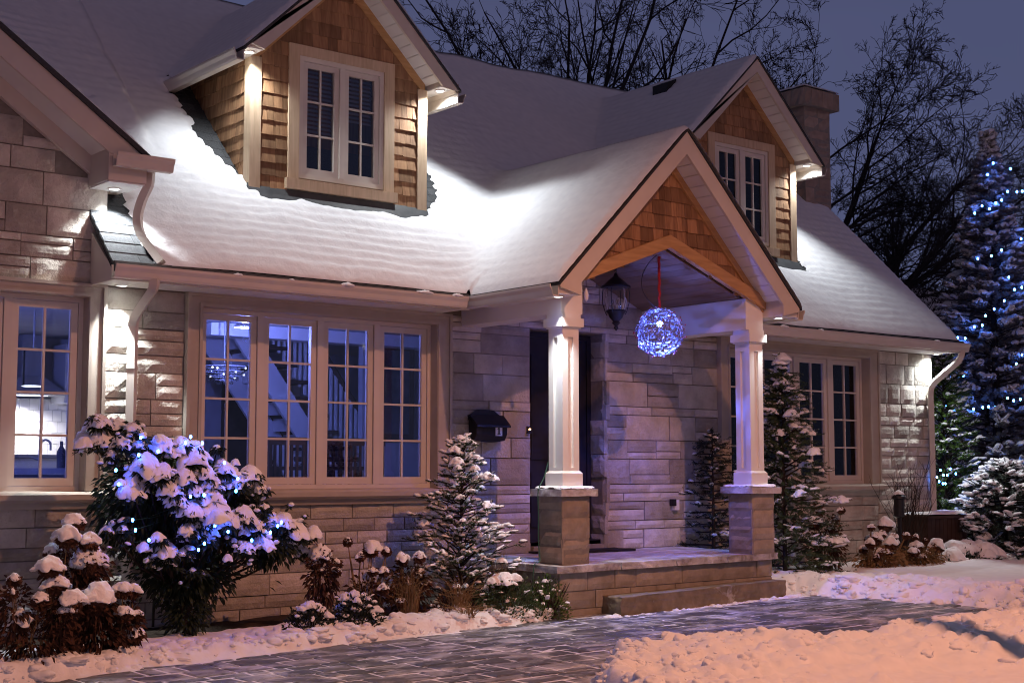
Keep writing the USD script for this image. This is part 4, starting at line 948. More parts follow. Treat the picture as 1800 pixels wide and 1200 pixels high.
def chandelier():
    t = Thing('chandelier', 'crystal chandelier glinting in the leftmost light of the long window', 'chandelier', (7.06, 13.8, 2.36)); r = random.Random(2)
    t.part('rod', G().tube([(7.06, 13.8, 2.55), (7.06, 13.8, 2.99)], .008, 6), 'steel_in')
    g, b = G(), G()
    for rr, z, n in ((.24, 2.50, 26), (.20, 2.45, 22), (.15, 2.40, 16), (.09, 2.36, 10)):
        g.tube([(7.06+rr*math.cos(a), 13.8+rr*math.sin(a), z) for a in np.linspace(0, 2*np.pi, 21)], .006, 5)
        for k in range(n): a = 2*np.pi*k/n; b.ball((7.06+rr*math.cos(a), 13.8+rr*math.sin(a), z-.03), .013, 1, (.7, .7, 1.4))
    t.part('rings', g, 'steel_in'); t.part('crystals', b, 'clear', kind='stuff')
    for k in range(9):
        a = r.uniform(0, 6.3); rr = r.uniform(.08, .24); t.part('light', G().ball((7.06+rr*math.cos(a), 13.8+rr*math.sin(a), 2.5-r.uniform(0, .14)), .011, 1), 'bead')
chandelier()
def sconce():
    t = Thing('wall_sconce', 'small warm wall light behind the stair balusters', 'lamp', (9.75, 16.9, 2.0))
    t.part('bracket', box(9.62, 9.76, 16.96, 16.998, 1.9, 2.16), 'steel_in'); t.part('shade', G().lathe([(.05, -.08), (.065, .06), (.05, .06), (.04, -.07)], (9.69, 16.88, 2.02), 12), 'white_in'); t.part('bulb', G().ball((9.69, 16.88, 2.02), .04, 2), 'sconce')
sconce()
def wall_picture():
    t = Thing('wall_picture', 'large dark framed picture in the rightmost light of the long window', 'picture', (9.75, 14.5, 2.3))
    g = G().box(9.42, 9.95, 14.52, 14.55, 1.84, 2.86)
    t.part('canvas', g, 'picture'); f = G(); f.box(9.36, 9.42, 14.5, 14.56, 1.78, 2.92); f.box(9.95, 10.01, 14.5, 14.56, 1.78, 2.92); f.box(9.42, 9.95, 14.5, 14.56, 2.86, 2.92); f.box(9.42, 9.95, 14.5, 14.56, 1.78, 1.84); t.part('frame', f, 'wood_in')
    w = box(9.3, 11.6, 14.57, 14.66, .66, 2.995); house.part('room_wall', w, 'wall_in')
wall_picture()
def dining():
    t = Thing('dining_table', 'dark dining table set with white plates behind the long window', 'table', (7.75, 13.75, .66))
    t.part('tabletop', box(7.1, 8.7, 13.45, 14.2, 1.40, 1.44), 'wood_in')
    for x in (7.18, 8.58):
        for y in (13.52, 14.1): t.part('leg', box(x, x+.06, y, y+.06, .66, 1.40), 'wood_in')
    for x in (7.5, 7.95, 8.3): t.part('plate', G().lathe([(.001, .002), (.07, .004), (.11, .018), (.112, .022), (.07, .01), (.001, .008)], (x, 13.65, 1.441), 18), 'white_in')
    for k, x in enumerate((7.18, 7.62, 8.15)):
        c = Thing('dining_chair', ('slatted dark chair leftmost behind the long window', 'slatted dark chair second from left behind the long window', 'slatted dark chair third from left behind the long window')[k], 'chair', (x+.2, 13.2, .66), group='chairs at the dining table')
        for a in (x, x+.40): c.part('post', box(a, a+.035, 13.0, 13.04, .66, 1.72), 'wood_in')
        c.part('top_rail', box(x-.01, x+.445, 12.995, 13.035, 1.66, 1.74), 'wood_in'); c.part('seat', box(x, x+.435, 13.04, 13.42, 1.10, 1.14), 'wood_in')
        for j in range(5): c.part('slat', box(x+.06+j*.065, x+.085+j*.065, 13.005, 13.03, 1.14, 1.66), 'wood_in')
        for a in (x, x+.40): c.part('leg', box(a, a+.035, 13.38, 13.42, .66, 1.10), 'wood_in')
dining()
def kitchen():
    t = Thing('kitchen_unit', 'kitchen counter with lit white tiled wall behind the left window', 'kitchen', (5.6, 16.7, .66))
    t.part('counter', box(4.2, 6.75, 16.35, 16.98, 1.54, 1.58), 'steel_in'); t.part('cupboard', box(4.2, 6.75, 16.42, 16.98, .66, 1.535), 'white_in')
    for k in range(5):
        for j in range(16):
            x = 4.7+j*.118+(k % 2)*.05; t.part('tile', box(x, x+.114, 16.975, 16.99, 1.585+k*.135, 1.715+k*.135), 'tile_in')
    t.part('wall_cupboard', box(6.38, 6.8, 16.55, 16.98, 2.2, 2.9), 'white_in'); t.part('wall_cupboard', box(4.2, 5.6, 16.6, 16.98, 2.28, 2.9), 'white_in')
    h = Thing('range_hood', 'grey chimney cooker hood above the lit kitchen tiles', 'cooker hood', (6.0, 16.7, 2.28))
    h.part('canopy', frustum(6.0, 16.72, .38, .14, 2.28, 2.5), 'steel_in'); h.part('flue', box(5.88, 6.12, 16.6, 16.9, 2.5, 2.99), 'steel_in')
    h.part('hood_light', box(5.8, 6.2, 16.6, 16.7, 2.272, 2.278), 'bead'); h.lamp('hood_lamp', (5.95, 16.72, 2.2), 22., (1., .95, .93), .05, 80., .6)
    p = Thing('pendant_lamp', 'glass pendant lamp with a lit ring hanging in the kitchen', 'lamp', (5.07, 14.0, 2.23))
    p.part('rod', G().tube([(5.07, 14, 2.6), (5.07, 14, 2.99)], .008, 6), 'steel_in'); p.part('glass', G().lathe([(.10, 0), (.10, .37), (.02, .38)], (5.07, 14, 2.23), 18), 'clear'); p.part('ring', G().lathe([(.095, -.004), (.105, 0), (.095, .004), (.085, 0)], (5.07, 14, 2.23), 18), 'bead')
    s = Thing('kitchen_island', 'kitchen island under a blue-lit cloth behind the left window', 'table', (5.2, 14.2, .66))
    s.part('top', box(4.3, 5.75, 13.9, 14.7, 1.36, 1.42), 'cloth_blue'); s.part('body', box(4.35, 5.6, 13.95, 14.65, .66, 1.355), 'cloth_blue')
    b = Thing('bottle', 'dark bottle standing on the kitchen island', 'bottle', (5.42, 14.1, 1.42)); b.part('body', G().lathe([(.001, 0), (.042, 0), (.044, .17), (.015, .22), (.015, .27), (.001, .27)], (5.42, 14.1, 1.421), 14), 'picture')
    f = Thing('tap', 'curved kitchen tap on the kitchen island', 'tap', (5.2, 14.1, 1.42)); f.part('spout', G().tube(smooth_path([(5.2, 14.1, 1.42), (5.2, 14.1, 1.62), (5.24, 14.1, 1.7), (5.3, 14.1, 1.68), (5.31, 14.1, 1.6)], 5), .012, 8), 'steel_in'); f.part('lever', G().tube([(5.2, 14.1, 1.5), (5.12, 14.1, 1.53)], .01, 6), 'steel_in')
kitchen()

# ------------------------------------------------------------------ things on and about the porch
def twig_ball():
    c = np.array([10.60, 10.78, 2.86]); R = .252; r = np.random.default_rng(12)
    t = Thing('hanging_ball', 'glowing blue ball of woven vines hanging on a red ribbon in the porch', 'lantern', tuple(c))
    sticks, berries = G(), G()
    for k in range(430):
        n = r.normal(size=3); n /= np.linalg.norm(n); a = np.cross(n, r.normal(size=3)); a /= np.linalg.norm(a)
        L = r.uniform(.25, .75); off = r.uniform(-.018, .006)
        s = np.linspace(-L/2, L/2, 6); rad = R+off+.008*np.sin(s*9+k)
        sticks.tube(c + rad[:, None]*(np.cos(s)[:, None]*n+np.sin(s)[:, None]*a), r.uniform(.003, .0058), 5, caps=False)
    for k in range(150):
        n = r.normal(size=3); n /= np.linalg.norm(n); a = np.cross(n, r.normal(size=3)); a /= np.linalg.norm(a)
        p = c+n*(R*.99); q = c+n*(R+r.uniform(.0, .03))+a*r.uniform(.02, .05); sticks.tube([p, (p+q)/2+n*.008, q], .0025, 4, caps=False)
        if k < 90: berries.ball(q, r.uniform(.006, .010), 1)
    t.part('vines', sticks, 'ball_twig'); t.part('berries', berries, 'berry', kind='stuff')
    l = c+[-.0, 0, .085]; t.part('bulb', G().ball(l, .030, 2, (1.25, 1.25, 1)), 'ball_led'); t.part('socket', G().lathe([(.014, .03), (.016, .06), (.006, .08), (.004, .19)], l, 10), 'black')
    t.lamp('ball_lamp', l, BALL_I, BALL_C, .034, None, None)
    t.lamp('ball_lamp', l-[0, 0, .035], 58., (.09, .15, 1.), .020, 66., .5)
    rb = Thing('ribbon', 'red tinsel ribbon that holds the glowing ball under the porch arch', 'ribbon', (c[0], c[1], c[2]+R))
    zz = np.linspace(c[2]+R-.01, 3.69, 40); g = G(); rr = np.random.default_rng(3)
    g.tube(np.c_[c[0]+.004*np.sin(zz*60), c[1]+.004*np.cos(zz*47), zz], .013+.004*rr.random(40), 7); rb.part('tinsel', g, 'ribbon')
    w = Thing('lamp_wire', 'thin black wire looping down beside the red ribbon', 'wire', (c[0]-.1, c[1], 3.4)); w.part('wire', G().tube(smooth_path([(c[0]-.03, c[1], 3.68), (c[0]-.1, c[1]+.05, 3.6), (c[0]-.2, c[1]+.05, 3.45), (c[0]-.22, c[1]+.03, 3.3), (c[0]-.14, c[1], 3.17), (c[0]-.03, c[1], 3.10)], 6), .004, 5), 'black')
twig_ball()
def lantern():
    c = np.array([10.545, 11.4, 0]); t = Thing('porch_lantern', 'unlit black pendant lantern with a glass urn under the porch ceiling', 'lantern', (10.545, 11.4, 2.86))
    L = lambda prof, n=20: G().lathe([(a*.86, 3.56+(b-3.56)*.92) for a, b in prof], c, n)
    t.part('cap', L([(.001, 3.56), (.02, 3.55), (.028, 3.52), (.05, 3.50), (.095, 3.465), (.165, 3.405), (.19, 3.395), (.192, 3.375), (.15, 3.37), (.001, 3.38)]), 'black', smooth=40)
    t.part('glass', L([(.145, 3.37), (.155, 3.32), (.15, 3.22), (.12, 3.12), (.10, 3.09)]), 'clear', smooth=True)
    t.part('base', L([(.001, 3.10), (.125, 3.105), (.13, 3.09), (.10, 3.06), (.085, 3.02), (.05, 2.985), (.04, 2.97), (.055, 2.955), (.03, 2.93), (.018, 2.92), (.03, 2.90), (.02, 2.88), (.001, 2.86)]), 'black', smooth=40)
    ch = G()
    for k in range(6): ch.add(*(lambda m: (m.vertices, m.faces))(trimesh.creation.torus(.014, .0035, 10, 6)) if False else G().tube([c+[.013*math.cos(a)*(k % 2 == 0), .013*math.cos(a)*(k % 2 == 1), 3.575+k*.028+.018*math.sin(a)] for a in np.linspace(0, 2*np.pi, 13)], .0035, 5).arrays())
    t.part('chain', ch, 'black')
    for k in range(3):
        a = k*2.1; q = c+[.035*math.cos(a), .035*math.sin(a), 0]; t.part('candle', G().lathe([(.011, 3.12), (.011, 3.2), (.001, 3.2)], q, 8), 'plate'); t.part('candle_bulb', G().ball(q+[0, 0, 3.235], .013, 1, (1, 1, 2.2)), 'clear')
    for k in range(4): a = k*np.pi/2+.5; t.part('strap', G().tube([c+[rr*math.cos(a), rr*math.sin(a), z] for rr, z in ((.148, 3.38), (.157, 3.32), (.152, 3.22), (.122, 3.12), (.104, 3.09))], .005, 5), 'black')
lantern()
def mailbox():
    t = Thing('mailbox', 'black metal wall mailbox with a white house number 1', 'mailbox', (9.29, 12.05, 1.87)); y1 = YW-.012
    x0, x1 = 9.06, 9.50
    t.part('body', G().prism([(y1, 1.72), (y1-.10, 1.72), (y1-.135, 1.78), (y1-.135, 1.87), (y1, 1.96)], 'x', x0+.015, x1-.015), 'black')
    t.part('lid', G().prism([(y1-.001, 1.985), (y1-.05, 1.985), (y1-.175, 1.875), (y1-.18, 1.855), (y1-.17, 1.852), (y1-.045, 1.967), (y1-.001, 1.967)], 'x', x0-.005, x1+.005), 'black')
    sc = np.linspace(0, 1, 25); cx = (x0+x1)/2
    top = [(x0+.0, 1.93)]+[(x0+(x1-x0)*s, 1.985+.05*sstep(0, .28, s)*sstep(1, .72, s)+.012*math.sin(math.pi*s)) for s in sc]+[(x1, 1.93)]
    t.part('back_plate', G().prism(top, 'y', y1-.012, y1-.0005), 'black')
    bot = [(x0+.02, 1.74)]+[(x0+.02+(x1-x0-.04)*s, 1.715-.02*math.sin(math.pi*s)) for s in sc]+[(x1-.02, 1.74)]
    t.part('bottom_scroll', G().prism(bot, 'y', y1-.1, y1-.09), 'black')
    t.part('number_plate', box(9.325, 9.415, y1-.141, y1-.136, 1.765, 1.868), 'plate')
    n = G(); n.box(9.362, 9.378, y1-.144, y1-.1411, 1.783, 1.852); n.box(9.350, 9.390, y1-.144, y1-.1411, 1.780, 1.789); n.prism([(9.362, 1.852), (9.362, 1.838), (9.350, 1.832), (9.350, 1.838)], 'y', y1-.144, y1-.1411)
    t.part('number', n, 'black')
mailbox()
single('doormat', slab([(9.86, 11.72, .50), (11.12, 11.72, .50), (11.12, 12.08, .50), (9.86, 12.08, .50), (9.86, 11.72, .524), (11.12, 11.72, .524), (11.12, 12.08, .524), (9.86, 12.08, .524)], 1, 1, 1, .02, 3), 'mat', 'dark doormat on the porch in front of the door', 'doormat')
def cord():
    p = smooth_path([(8.985, 10.70, 1.48), (8.93, 10.70, 1.33), (8.855, 10.70, 1.20), (8.85, 10.69, 1.0), (8.85, 10.69, .7), (8.84, 10.66, .53), (8.74, 10.62, .50), (8.70, 10.60, .3), (8.68, 10.58, .06)], 6)
    single('extension_cord', G().tube(p, .0055, 6), 'cord', 'thin green cord hanging down beside the left porch column', 'cord')
cord()
def sensor():
    t = Thing('hanging_ornament', 'small pale glass ornament hanging beside the left porch beam', 'ornament', (9.42, 10.6, 3.1)); t.part('drop', G().lathe([(.001, 0), (.02, .02), (.026, .07), (.012, .12), (.003, .14)], (9.40, 10.6, 3.08), 10), 'plate'); t.part('thread', G().tube([(9.40, 10.6, 3.2), (9.40, 10.6, 3.3)], .002, 4), 'black')
sensor()
def street_lamp():
    x, y, z = LAMP_POS; t = Thing('street_lamp', 'tall street lamp with a shaded head outside the picture', 'street lamp', (9.9, 1.6, 0))
    t.part('pole', G().tube([(9.9, 1.6, -.2), (9.9, 1.6, 8.6), (9.7, 1.68, 8.95), (x+.4, y-.15, 9.0)], [.09, .06, .05, .04], 10), 'steel_in')
    t.part('head', G().lathe([(.001, 9.1), (.2, 9.05), (.27, 8.9), (.27, 8.86), (.25, 8.86), (.2, 9.0), (.001, 9.04)], (x, y, -.1), 16), 'steel_in')
    t.lamp('street_light', (x, y, z), LAMP_I, LAMP_C, .07, 71., .57)
street_lamp()

# ------------------------------------------------------------------ plants
ICO1, ICO2, ICO3 = (trimesh.creation.icosphere(k) for k in (1, 2, 3))
def clump(c, size, seed, thick=.55, lobes=None, drape=.35, rough=.05, el=1.0):
    """A pad of snow lying on a whorl of leaves: lobed, domed and drooping."""
    r = np.random.default_rng(seed); u = ICO3.vertices.copy(); n = lobes or int(r.integers(4, 8))
    phi = np.arctan2(u[:, 1], u[:, 0]); rho = np.hypot(u[:, 0], u[:, 1])
    ang = (np.arange(n)+r.uniform(-.3, .3, n))*2*np.pi/n + r.uniform(0, 6.3); amp = r.uniform(.35, 1.0, n)
    lob = np.max([a*np.clip(np.cos(phi-b), 0, 1)**7 for a, b in zip(amp, ang)], 0)
    R = size*(.62+.50*lob); x, y = rho*R*np.cos(phi)*el, rho*R*np.sin(phi)
    z = u[:, 2]*size*thick*(1-.25*lob*rho); z = np.where(u[:, 2] < 0, z*.45, z) - drape*size*rho**2*(R/size)**2
    P = np.stack([x, y, z], 1); k = 2.2/size
    P += (np.stack([fbm(P[:, 0], P[:, 1], P[:, 2], k, 3, seed+q) for q in (1, 2, 3)], 1)-.5)*size*rough*6 + (fbm(P[:, 0], P[:, 1], P[:, 2], k*3.6, 3, seed+7)-.5)[:, None]*size*rough*3*u
    return P + c, ICO3.faces
def leaves(P, D, L, W, r, droop=.35):
    """Lance-shaped leaves from points P along D."""
    n = len(P); D = D/np.linalg.norm(D, axis=1, keepdims=True); s = np.cross(D, r.normal(size=(n, 3))); s /= np.linalg.norm(s, axis=1, keepdims=True)+1e-9
    L = np.broadcast_to(L, n)[:, None]*r.uniform(.7, 1.3, (n, 1)); W = np.broadcast_to(W, n)[:, None]
    a = P; b = P+D*L*.5+s*W; c = P+D*L*.5-s*W; t = P+D*L; t[:, 2] -= L[:, 0]*droop
    V = np.stack([a, b, t, c], 1).reshape(-1, 3); k = np.arange(n)*4
    return V, np.vstack([np.stack([k, k+1, k+2], 1), np.stack([k, k+2, k+3], 1)])
def needles(O, D, L, rad, n, r, w=.0035):
    """Bristling twigs: n thin blades round each axis."""
    m = len(O); D = D/np.linalg.norm(D, axis=1, keepdims=True); ref = np.where(np.abs(D[:, 2:]) < .9, [0, 0, 1.], [1., 0, 0])
    A = np.cross(D, ref); A /= np.linalg.norm(A, axis=1, keepdims=True); B = np.cross(D, A)
    t = r.random((m, n, 1)); ph = r.random((m, n, 1))*2*np.pi; out = np.cos(ph)*A[:, None]+np.sin(ph)*B[:, None]
    p = O[:, None]+D[:, None]*t*np.reshape(L, (-1, 1, 1)); rad = np.reshape(np.broadcast_to(rad, m), (-1, 1, 1))
    tip = p+(out*.85+D[:, None]*.6)*rad*(1.1-.45*t); s = np.cross(out, D[:, None])*w
    V = np.stack([p-s, p+s, tip], 2).reshape(-1, 3); return V, np.arange(len(V)).reshape(-1, 3)
def frost(O, D, L, rad, n, r, w):
    """Snow caught on the upper needles of each twig."""
    V, F = needles(O+np.array([0, 0, .004]), D, L, rad, n, r, w); T = V.reshape(-1, 3, 3); T = T[T[:, 2, 2] > T[:, 0, 2]+.006]
    return T.reshape(-1, 3), np.arange(3*len(T)).reshape(-1, 3)
def blobs(O, D, L, rad, r, lift=.5, flat=.75, base=ICO1, jit=.16):
    """Snow lying along the top of each twig."""
    m = len(O); D = D/np.linalg.norm(D, axis=1, keepdims=True); ref = np.where(np.abs(D[:, 2:]) < .9, [0, 0, 1.], [1., 0, 0])
    A = np.cross(D, ref); A /= np.linalg.norm(A, axis=1, keepdims=True); B = np.cross(A, D); B *= np.sign(B[:, 2:]+1e-9)
    u = base.vertices; q = len(u); J = 1+r.normal(0, jit, (m, q, 1)); L = np.reshape(L, (-1, 1, 1)); rad = np.reshape(np.broadcast_to(rad, m), (-1, 1, 1))
    z = np.where(u[:, 2:] < 0, u[:, 2:]*.4, u[:, 2:]*flat)
    V = O[:, None]+D[:, None]*(L*.52)+B[:, None]*rad*lift + (D[:, None]*u[None, :, :1]*L*.52 + A[:, None]*u[None, :, 1:2]*rad*1.05 + B[:, None]*z[None]*rad)*J
    F = (np.arange(m)[:, None, None]*q+base.faces[None]).reshape(-1, 3); return V.reshape(-1, 3), F
def sticks(segs, sides=4):
    """(p0, p1, r0, r1) rows as tapered rods."""
    S = np.asarray([np.r_[a, b, c, d] for a, b, c, d in segs]); p, q, r0, r1 = S[:, :3], S[:, 3:6], S[:, 6], S[:, 7]
    t = q-p; t /= np.linalg.norm(t, axis=1, keepdims=True)+1e-9; ref = np.where(np.abs(t[:, 2:]) < .9, [0, 0, 1.], [1., 0, 0])
    a = np.cross(t, ref); a /= np.linalg.norm(a, axis=1, keepdims=True); b = np.cross(t, a); ang = np.arange(sides)*2*np.pi/sides
    ring = np.cos(ang)[None, :, None]*a[:, None]+np.sin(ang)[None, :, None]*b[:, None]
    V = np.concatenate([p[:, None]+ring*r0[:, None, None], q[:, None]+ring*r1[:, None, None]], 1).reshape(-1, 3)
    i = np.arange(sides); j = (i+1) % sides; F = np.vstack([np.stack([i, j, sides+j], 1), np.stack([i, sides+j, sides+i], 1)])
    return V, (np.arange(len(S))[:, None, None]*2*sides+F[None]).reshape(-1, 3)

def string_lights(name_label, pts, bulb, m, loc, wire=True, size=1.):
    t = Thing('string_lights', name_label, 'string lights', loc)
    if wire:
        w = []
        for a, b in zip(pts, pts[1:]): w += [np.array(a)+[0, .012, 0], (np.array(a)+np.array(b))/2+[0, .34, -.08]]
        t.part('wire', G().tube(smooth_path(w+[np.array(pts[-1])], 3), .0022, 4), 'cord')
    for p in pts: t.part('bulb', G().ball(p, bulb*size, 1, (1, 1, 1.35)), m)

# large shrub left of the long window, under heavy pads of snow
CL = [(4.61, 11.17, 1.79, .083), (4.78, 11.17, 1.77, .068), (4.83, 11.02, 1.74, .06), (4.63, 11.17, 1.66, .113), (4.71, 10.96, 1.62, .067), (4.63, 10.95, 1.53, .044), (4.82, 10.88, 1.6, .045), (5.0, 10.84, 1.62, .105), (4.84, 10.79, 1.44, .133), (4.94, 10.75, 1.38, .111), (4.72, 10.79, 1.25, .088), (5.04, 10.72, 1.26, .082), (5.1, 10.71, 1.16, .067), (5.15, 10.72, 1.36, .082), (5.25, 10.76, 1.5, .098), (5.32, 10.73, 1.39, .083), (5.16, 10.81, 1.62, .076), (5.28, 10.79, 1.59, .068), (5.39, 10.72, 1.3, .076), (5.48, 10.8, 1.59, .031), (5.53, 10.75, 1.41, .077), (5.65, 10.75, 1.32, .1), (5.79, 10.79, 1.38, .078), (5.87, 10.79, 1.25, .055), (5.24, 10.7, 1.23, .06), (5.37, 10.71, 1.2, .091), (5.21, 10.7, 1.08, .112), (5.41, 10.71, 1.09, .144), (5.54, 10.73, 1.0, .099), (5.71, 10.75, 1.03, .108), (5.85, 10.79, .94, .07), (5.32, 10.72, .97, .053), (5.19, 10.72, .92, .067), (5.92, 10.79, 1.1, .039), (6.17, 10.89, .97, .088), (6.3, 10.96, .9, .121), (6.49, 11.08, .84, .057), (5.95, 10.85, .79, .086), (5.76, 10.82, .76, .07), (6.49, 11.17, .7, .066), (4.96, 10.77, .86, .059), (5.04, 10.79, .76, .082), (5.09, 10.83, .68, .052), (4.96, 10.85, .7, .045), (5.2, 10.79, .74, .045), (5.32, 10.87, .58, .03), (5.4, 10.75, .84, .045), (4.59, 10.9, .93, .044), (4.69, 10.84, .93, .044)]
LED = [(4.8, 10.87, 1.66), (4.9, 10.76, 1.55), (4.75, 10.79, 1.52), (5.13, 10.75, 1.62), (5.19, 10.78, 1.67), (5.28, 10.75, 1.62), (5.45, 10.69, 1.46), (5.57, 10.68, 1.33), (5.55, 10.67, 1.23), (5.13, 10.64, 1.19), (5.25, 10.64, 1.2), (4.59, 10.79, 1.29), (4.69, 10.74, 1.01), (4.72, 10.75, .93), (4.83, 10.74, .85), (5.36, 10.66, .95), (5.49, 10.68, .9), (5.29, 10.7, .81), (5.25, 10.72, .76), (5.74, 10.74, .82), (6.01, 10.79, .93), (5.93, 10.77, .88), (6.05, 10.8, .96), (4.58, 10.83, 1.4)]
def big_shrub():
    base = np.array([5.42, 11.2, .02]); r = np.random.default_rng(5)
    t = Thing('rhododendron', 'large dark evergreen shrub under heavy snow with blue lights left of the long window', 'shrub', tuple(base))
    c = np.array(CL); hub = np.array([5.45, 11.22, .62]); segs = []
    for k in range(5): segs.append((base+[.02*k, 0, -.05], base+[r.uniform(-.08, .08), r.uniform(-.05, .05), .35], .035, .028))
    trunk = base+[0, 0, .33]
    for p in c[:, :3]:
        m = trunk*.45+p*.55+[0, .08, -.06]; segs += [(trunk, m, .016, .010), (m, p, .010, .005)]
    t.part('stems', sticks(segs, 6), 'bark')
    P, D = [], []
    for x, y, z, s in c:
        n = int(60+520*s); a = r.random(n)*2*np.pi; q = np.stack([np.cos(a), np.sin(a), r.uniform(-.9, .25, n)], 1)
        P.append(np.array([x, y, z-.25*s])+q*s*r.uniform(.15, .8, (n, 1))); D.append(q+[0, 0, -.25])
    n = 9500; u = r.normal(size=(n, 3)); u /= np.linalg.norm(u, axis=1, keepdims=True); rad = r.uniform(.35, .93, (n, 1))
    zc = u*rad*[.84, .42, .62]+[5.36, 11.2, 1.13]
    sel = (zc[:, 2] > .52+.25*np.abs(zc[:, 0]-5.4)-.1) & (zc[:, 2] < 1.86-.55*np.maximum(zc[:, 0]-4.75, 0))
    P.append(zc[sel]); D.append(u[sel]+[0, 0, -.5])
    n = 1300; u = r.normal(size=(n, 3)); u /= np.linalg.norm(u, axis=1, keepdims=True); P.append(u*r.uniform(.3, 1, (n, 1))*[.28, .2, .22]+[6.1, 11.05, .78]); D.append(u+[0, 0, -.4])
    n = 700; u = r.normal(size=(n, 3)); P.append(np.array([5.42, 11.2, .58])+u*[.26, .12, .10]); D.append(u)
    n = 1700; u = r.normal(size=(n, 3)); u /= np.linalg.norm(u, axis=1, keepdims=True); P.append(u*r.uniform(.3, 1, (n, 1))*[.42, .24, .30]+[5.44, 11.2, .52]); D.append(u+[0, 0, -.4])
    n = 500; u = r.normal(size=(n, 3)); u /= np.linalg.norm(u, axis=1, keepdims=True); P.append(u*r.uniform(.3, 1, (n, 1))*[.22, .18, .2]+[5.4, 11.15, .22]); D.append(u+[0, 0, -.1])
    rq = np.random.default_rng(9); nq = 170; kq = rq.integers(0, len(CL), nq); Oq = c[kq, :3]+rq.normal(0, 1, (nq, 3))*[.07, .03, .06]; Oq[:, 2] = np.minimum(Oq[:, 2], 1.82-.5*np.maximum(Oq[:, 0]-4.75, 0)); P.append(np.repeat(Oq, 7, 0)+r.normal(0, .012, (nq*7, 3))); D.append(r.normal(size=(nq*7, 3))*[1, 1, .4]+[0, 0, -.2])
    V, F = leaves(np.vstack(P), np.vstack(D), .062, .0135, r, .22); t.part('foliage', (V, F), 'leaf', kind='stuff')
    for k, (x, y, z, s) in enumerate(CL):
        t.part('snow_pad', clump(np.array([x, y+.02, z+.0]), s*(1.55 if s < .1 else 1.3), 50+k, thick=.55, drape=.55, lobes=5+k % 4), 'snow', smooth=True)
        if s > .062:
            for q in range(2): t.part('snow_pad', clump(np.array([x, y, z])+r.normal(0, 1, 3)*[s*1.1, s*.5, s*.55]+[0, .03, -.02], s*r.uniform(.55, .95), 350+2*k+q, thick=.6, drape=.5), 'snow', smooth=True)
    r2 = np.random.default_rng(9); n = 170; k = r2.integers(0, len(CL), n); O = c[k, :3]+r2.normal(0, 1, (n, 3))*[.07, .03, .06]; O[:, 2] = np.minimum(O[:, 2], 1.82-.5*np.maximum(O[:, 0]-4.75, 0))
    Dd = r2.normal(size=(n, 3))*[1, .6, .35]; t.part('snow_dusting', blobs(O, Dd, r2.uniform(.03, .07, n), r2.uniform(.018, .034, n), r2, base=ICO2, jit=.07), 'snow', kind='stuff', smooth=True)
    o = sorted(range(len(LED)), key=lambda k: -LED[k][2]*1.2+LED[k][0]*.4)
    string_lights('blue string lights wound through the big snowy shrub', [(LED[k][0], LED[k][1]-.07, LED[k][2]) for k in o], .0115, 'led', tuple(LED[o[0]]))
big_shrub()
g0 = Thing('boxwood', 'small green plant showing above the big shrub by the downspout', 'plant', (5.36, 11.75, .1)); rr = np.random.default_rng(3)
u = rr.normal(size=(500, 3)); u /= np.linalg.norm(u, axis=1, keepdims=True); g0.part('foliage', leaves(np.array([5.36, 11.6, 1.52])+u*rr.uniform(.2, 1, (500, 1))*[.24, .14, .17], u+[0, 0, .5], .06, .012, rr), 'needle2', kind='stuff'); g0.part('stem', G().tube([(5.36, 11.72, .05), (5.36, 11.65, 1.5)], .012, 6), 'bark')

HL = [(3.83, .74, .09), (3.89, .61, .09), (3.97, .49, .097), (3.76, .5, .075), (3.64, .37, .102), (3.94, .41, .062), (4.2, .5, .141), (4.05, .94, .105), (4.15, 1.03, .078), (4.25, .88, .085), (4.26, .74, .163), (4.0, .81, .063), (4.4, .53, .064), (4.52, .51, .057), (4.41, .36, .071), (4.54, .33, .05), (4.53, .2, .072), (3.59, .64, .048), (3.55, .56, .041)]
HM = [(6.92, .77, .038), (7.15, .71, .086), (7.27, .68, .043), (6.99, .64, .039), (7.46, .61, .066), (7.59, .62, .057), (7.7, .46, .08), (7.15, .5, .043), (7.25, .5, .052), (7.2, .35, .052), (6.88, .26, .059), (7.03, .22, .051), (7.38, .22, .048), (7.52, .38, .053), (6.62, .69, .109), (6.62, .53, .05), (6.71, .52, .051), (6.56, .6, .05), (6.77, .59, .051)]
HR = [(14.98, .71, .101), (14.85, .53, .085), (15.03, .46, .086), (15.18, .48, .07), (15.54, .45, .087), (15.91, .45, .112), (15.57, .56, .048), (15.4, .55, .047), (15.69, .51, .032), (14.73, .3, .038), (14.55, .67, .038)]
HB = [(13.89, 1.04, .116), (13.93, .91, .058), (14.07, .69, .047), (14.18, .93, .047), (14.25, .81, .047), (13.87, .78, .093)]
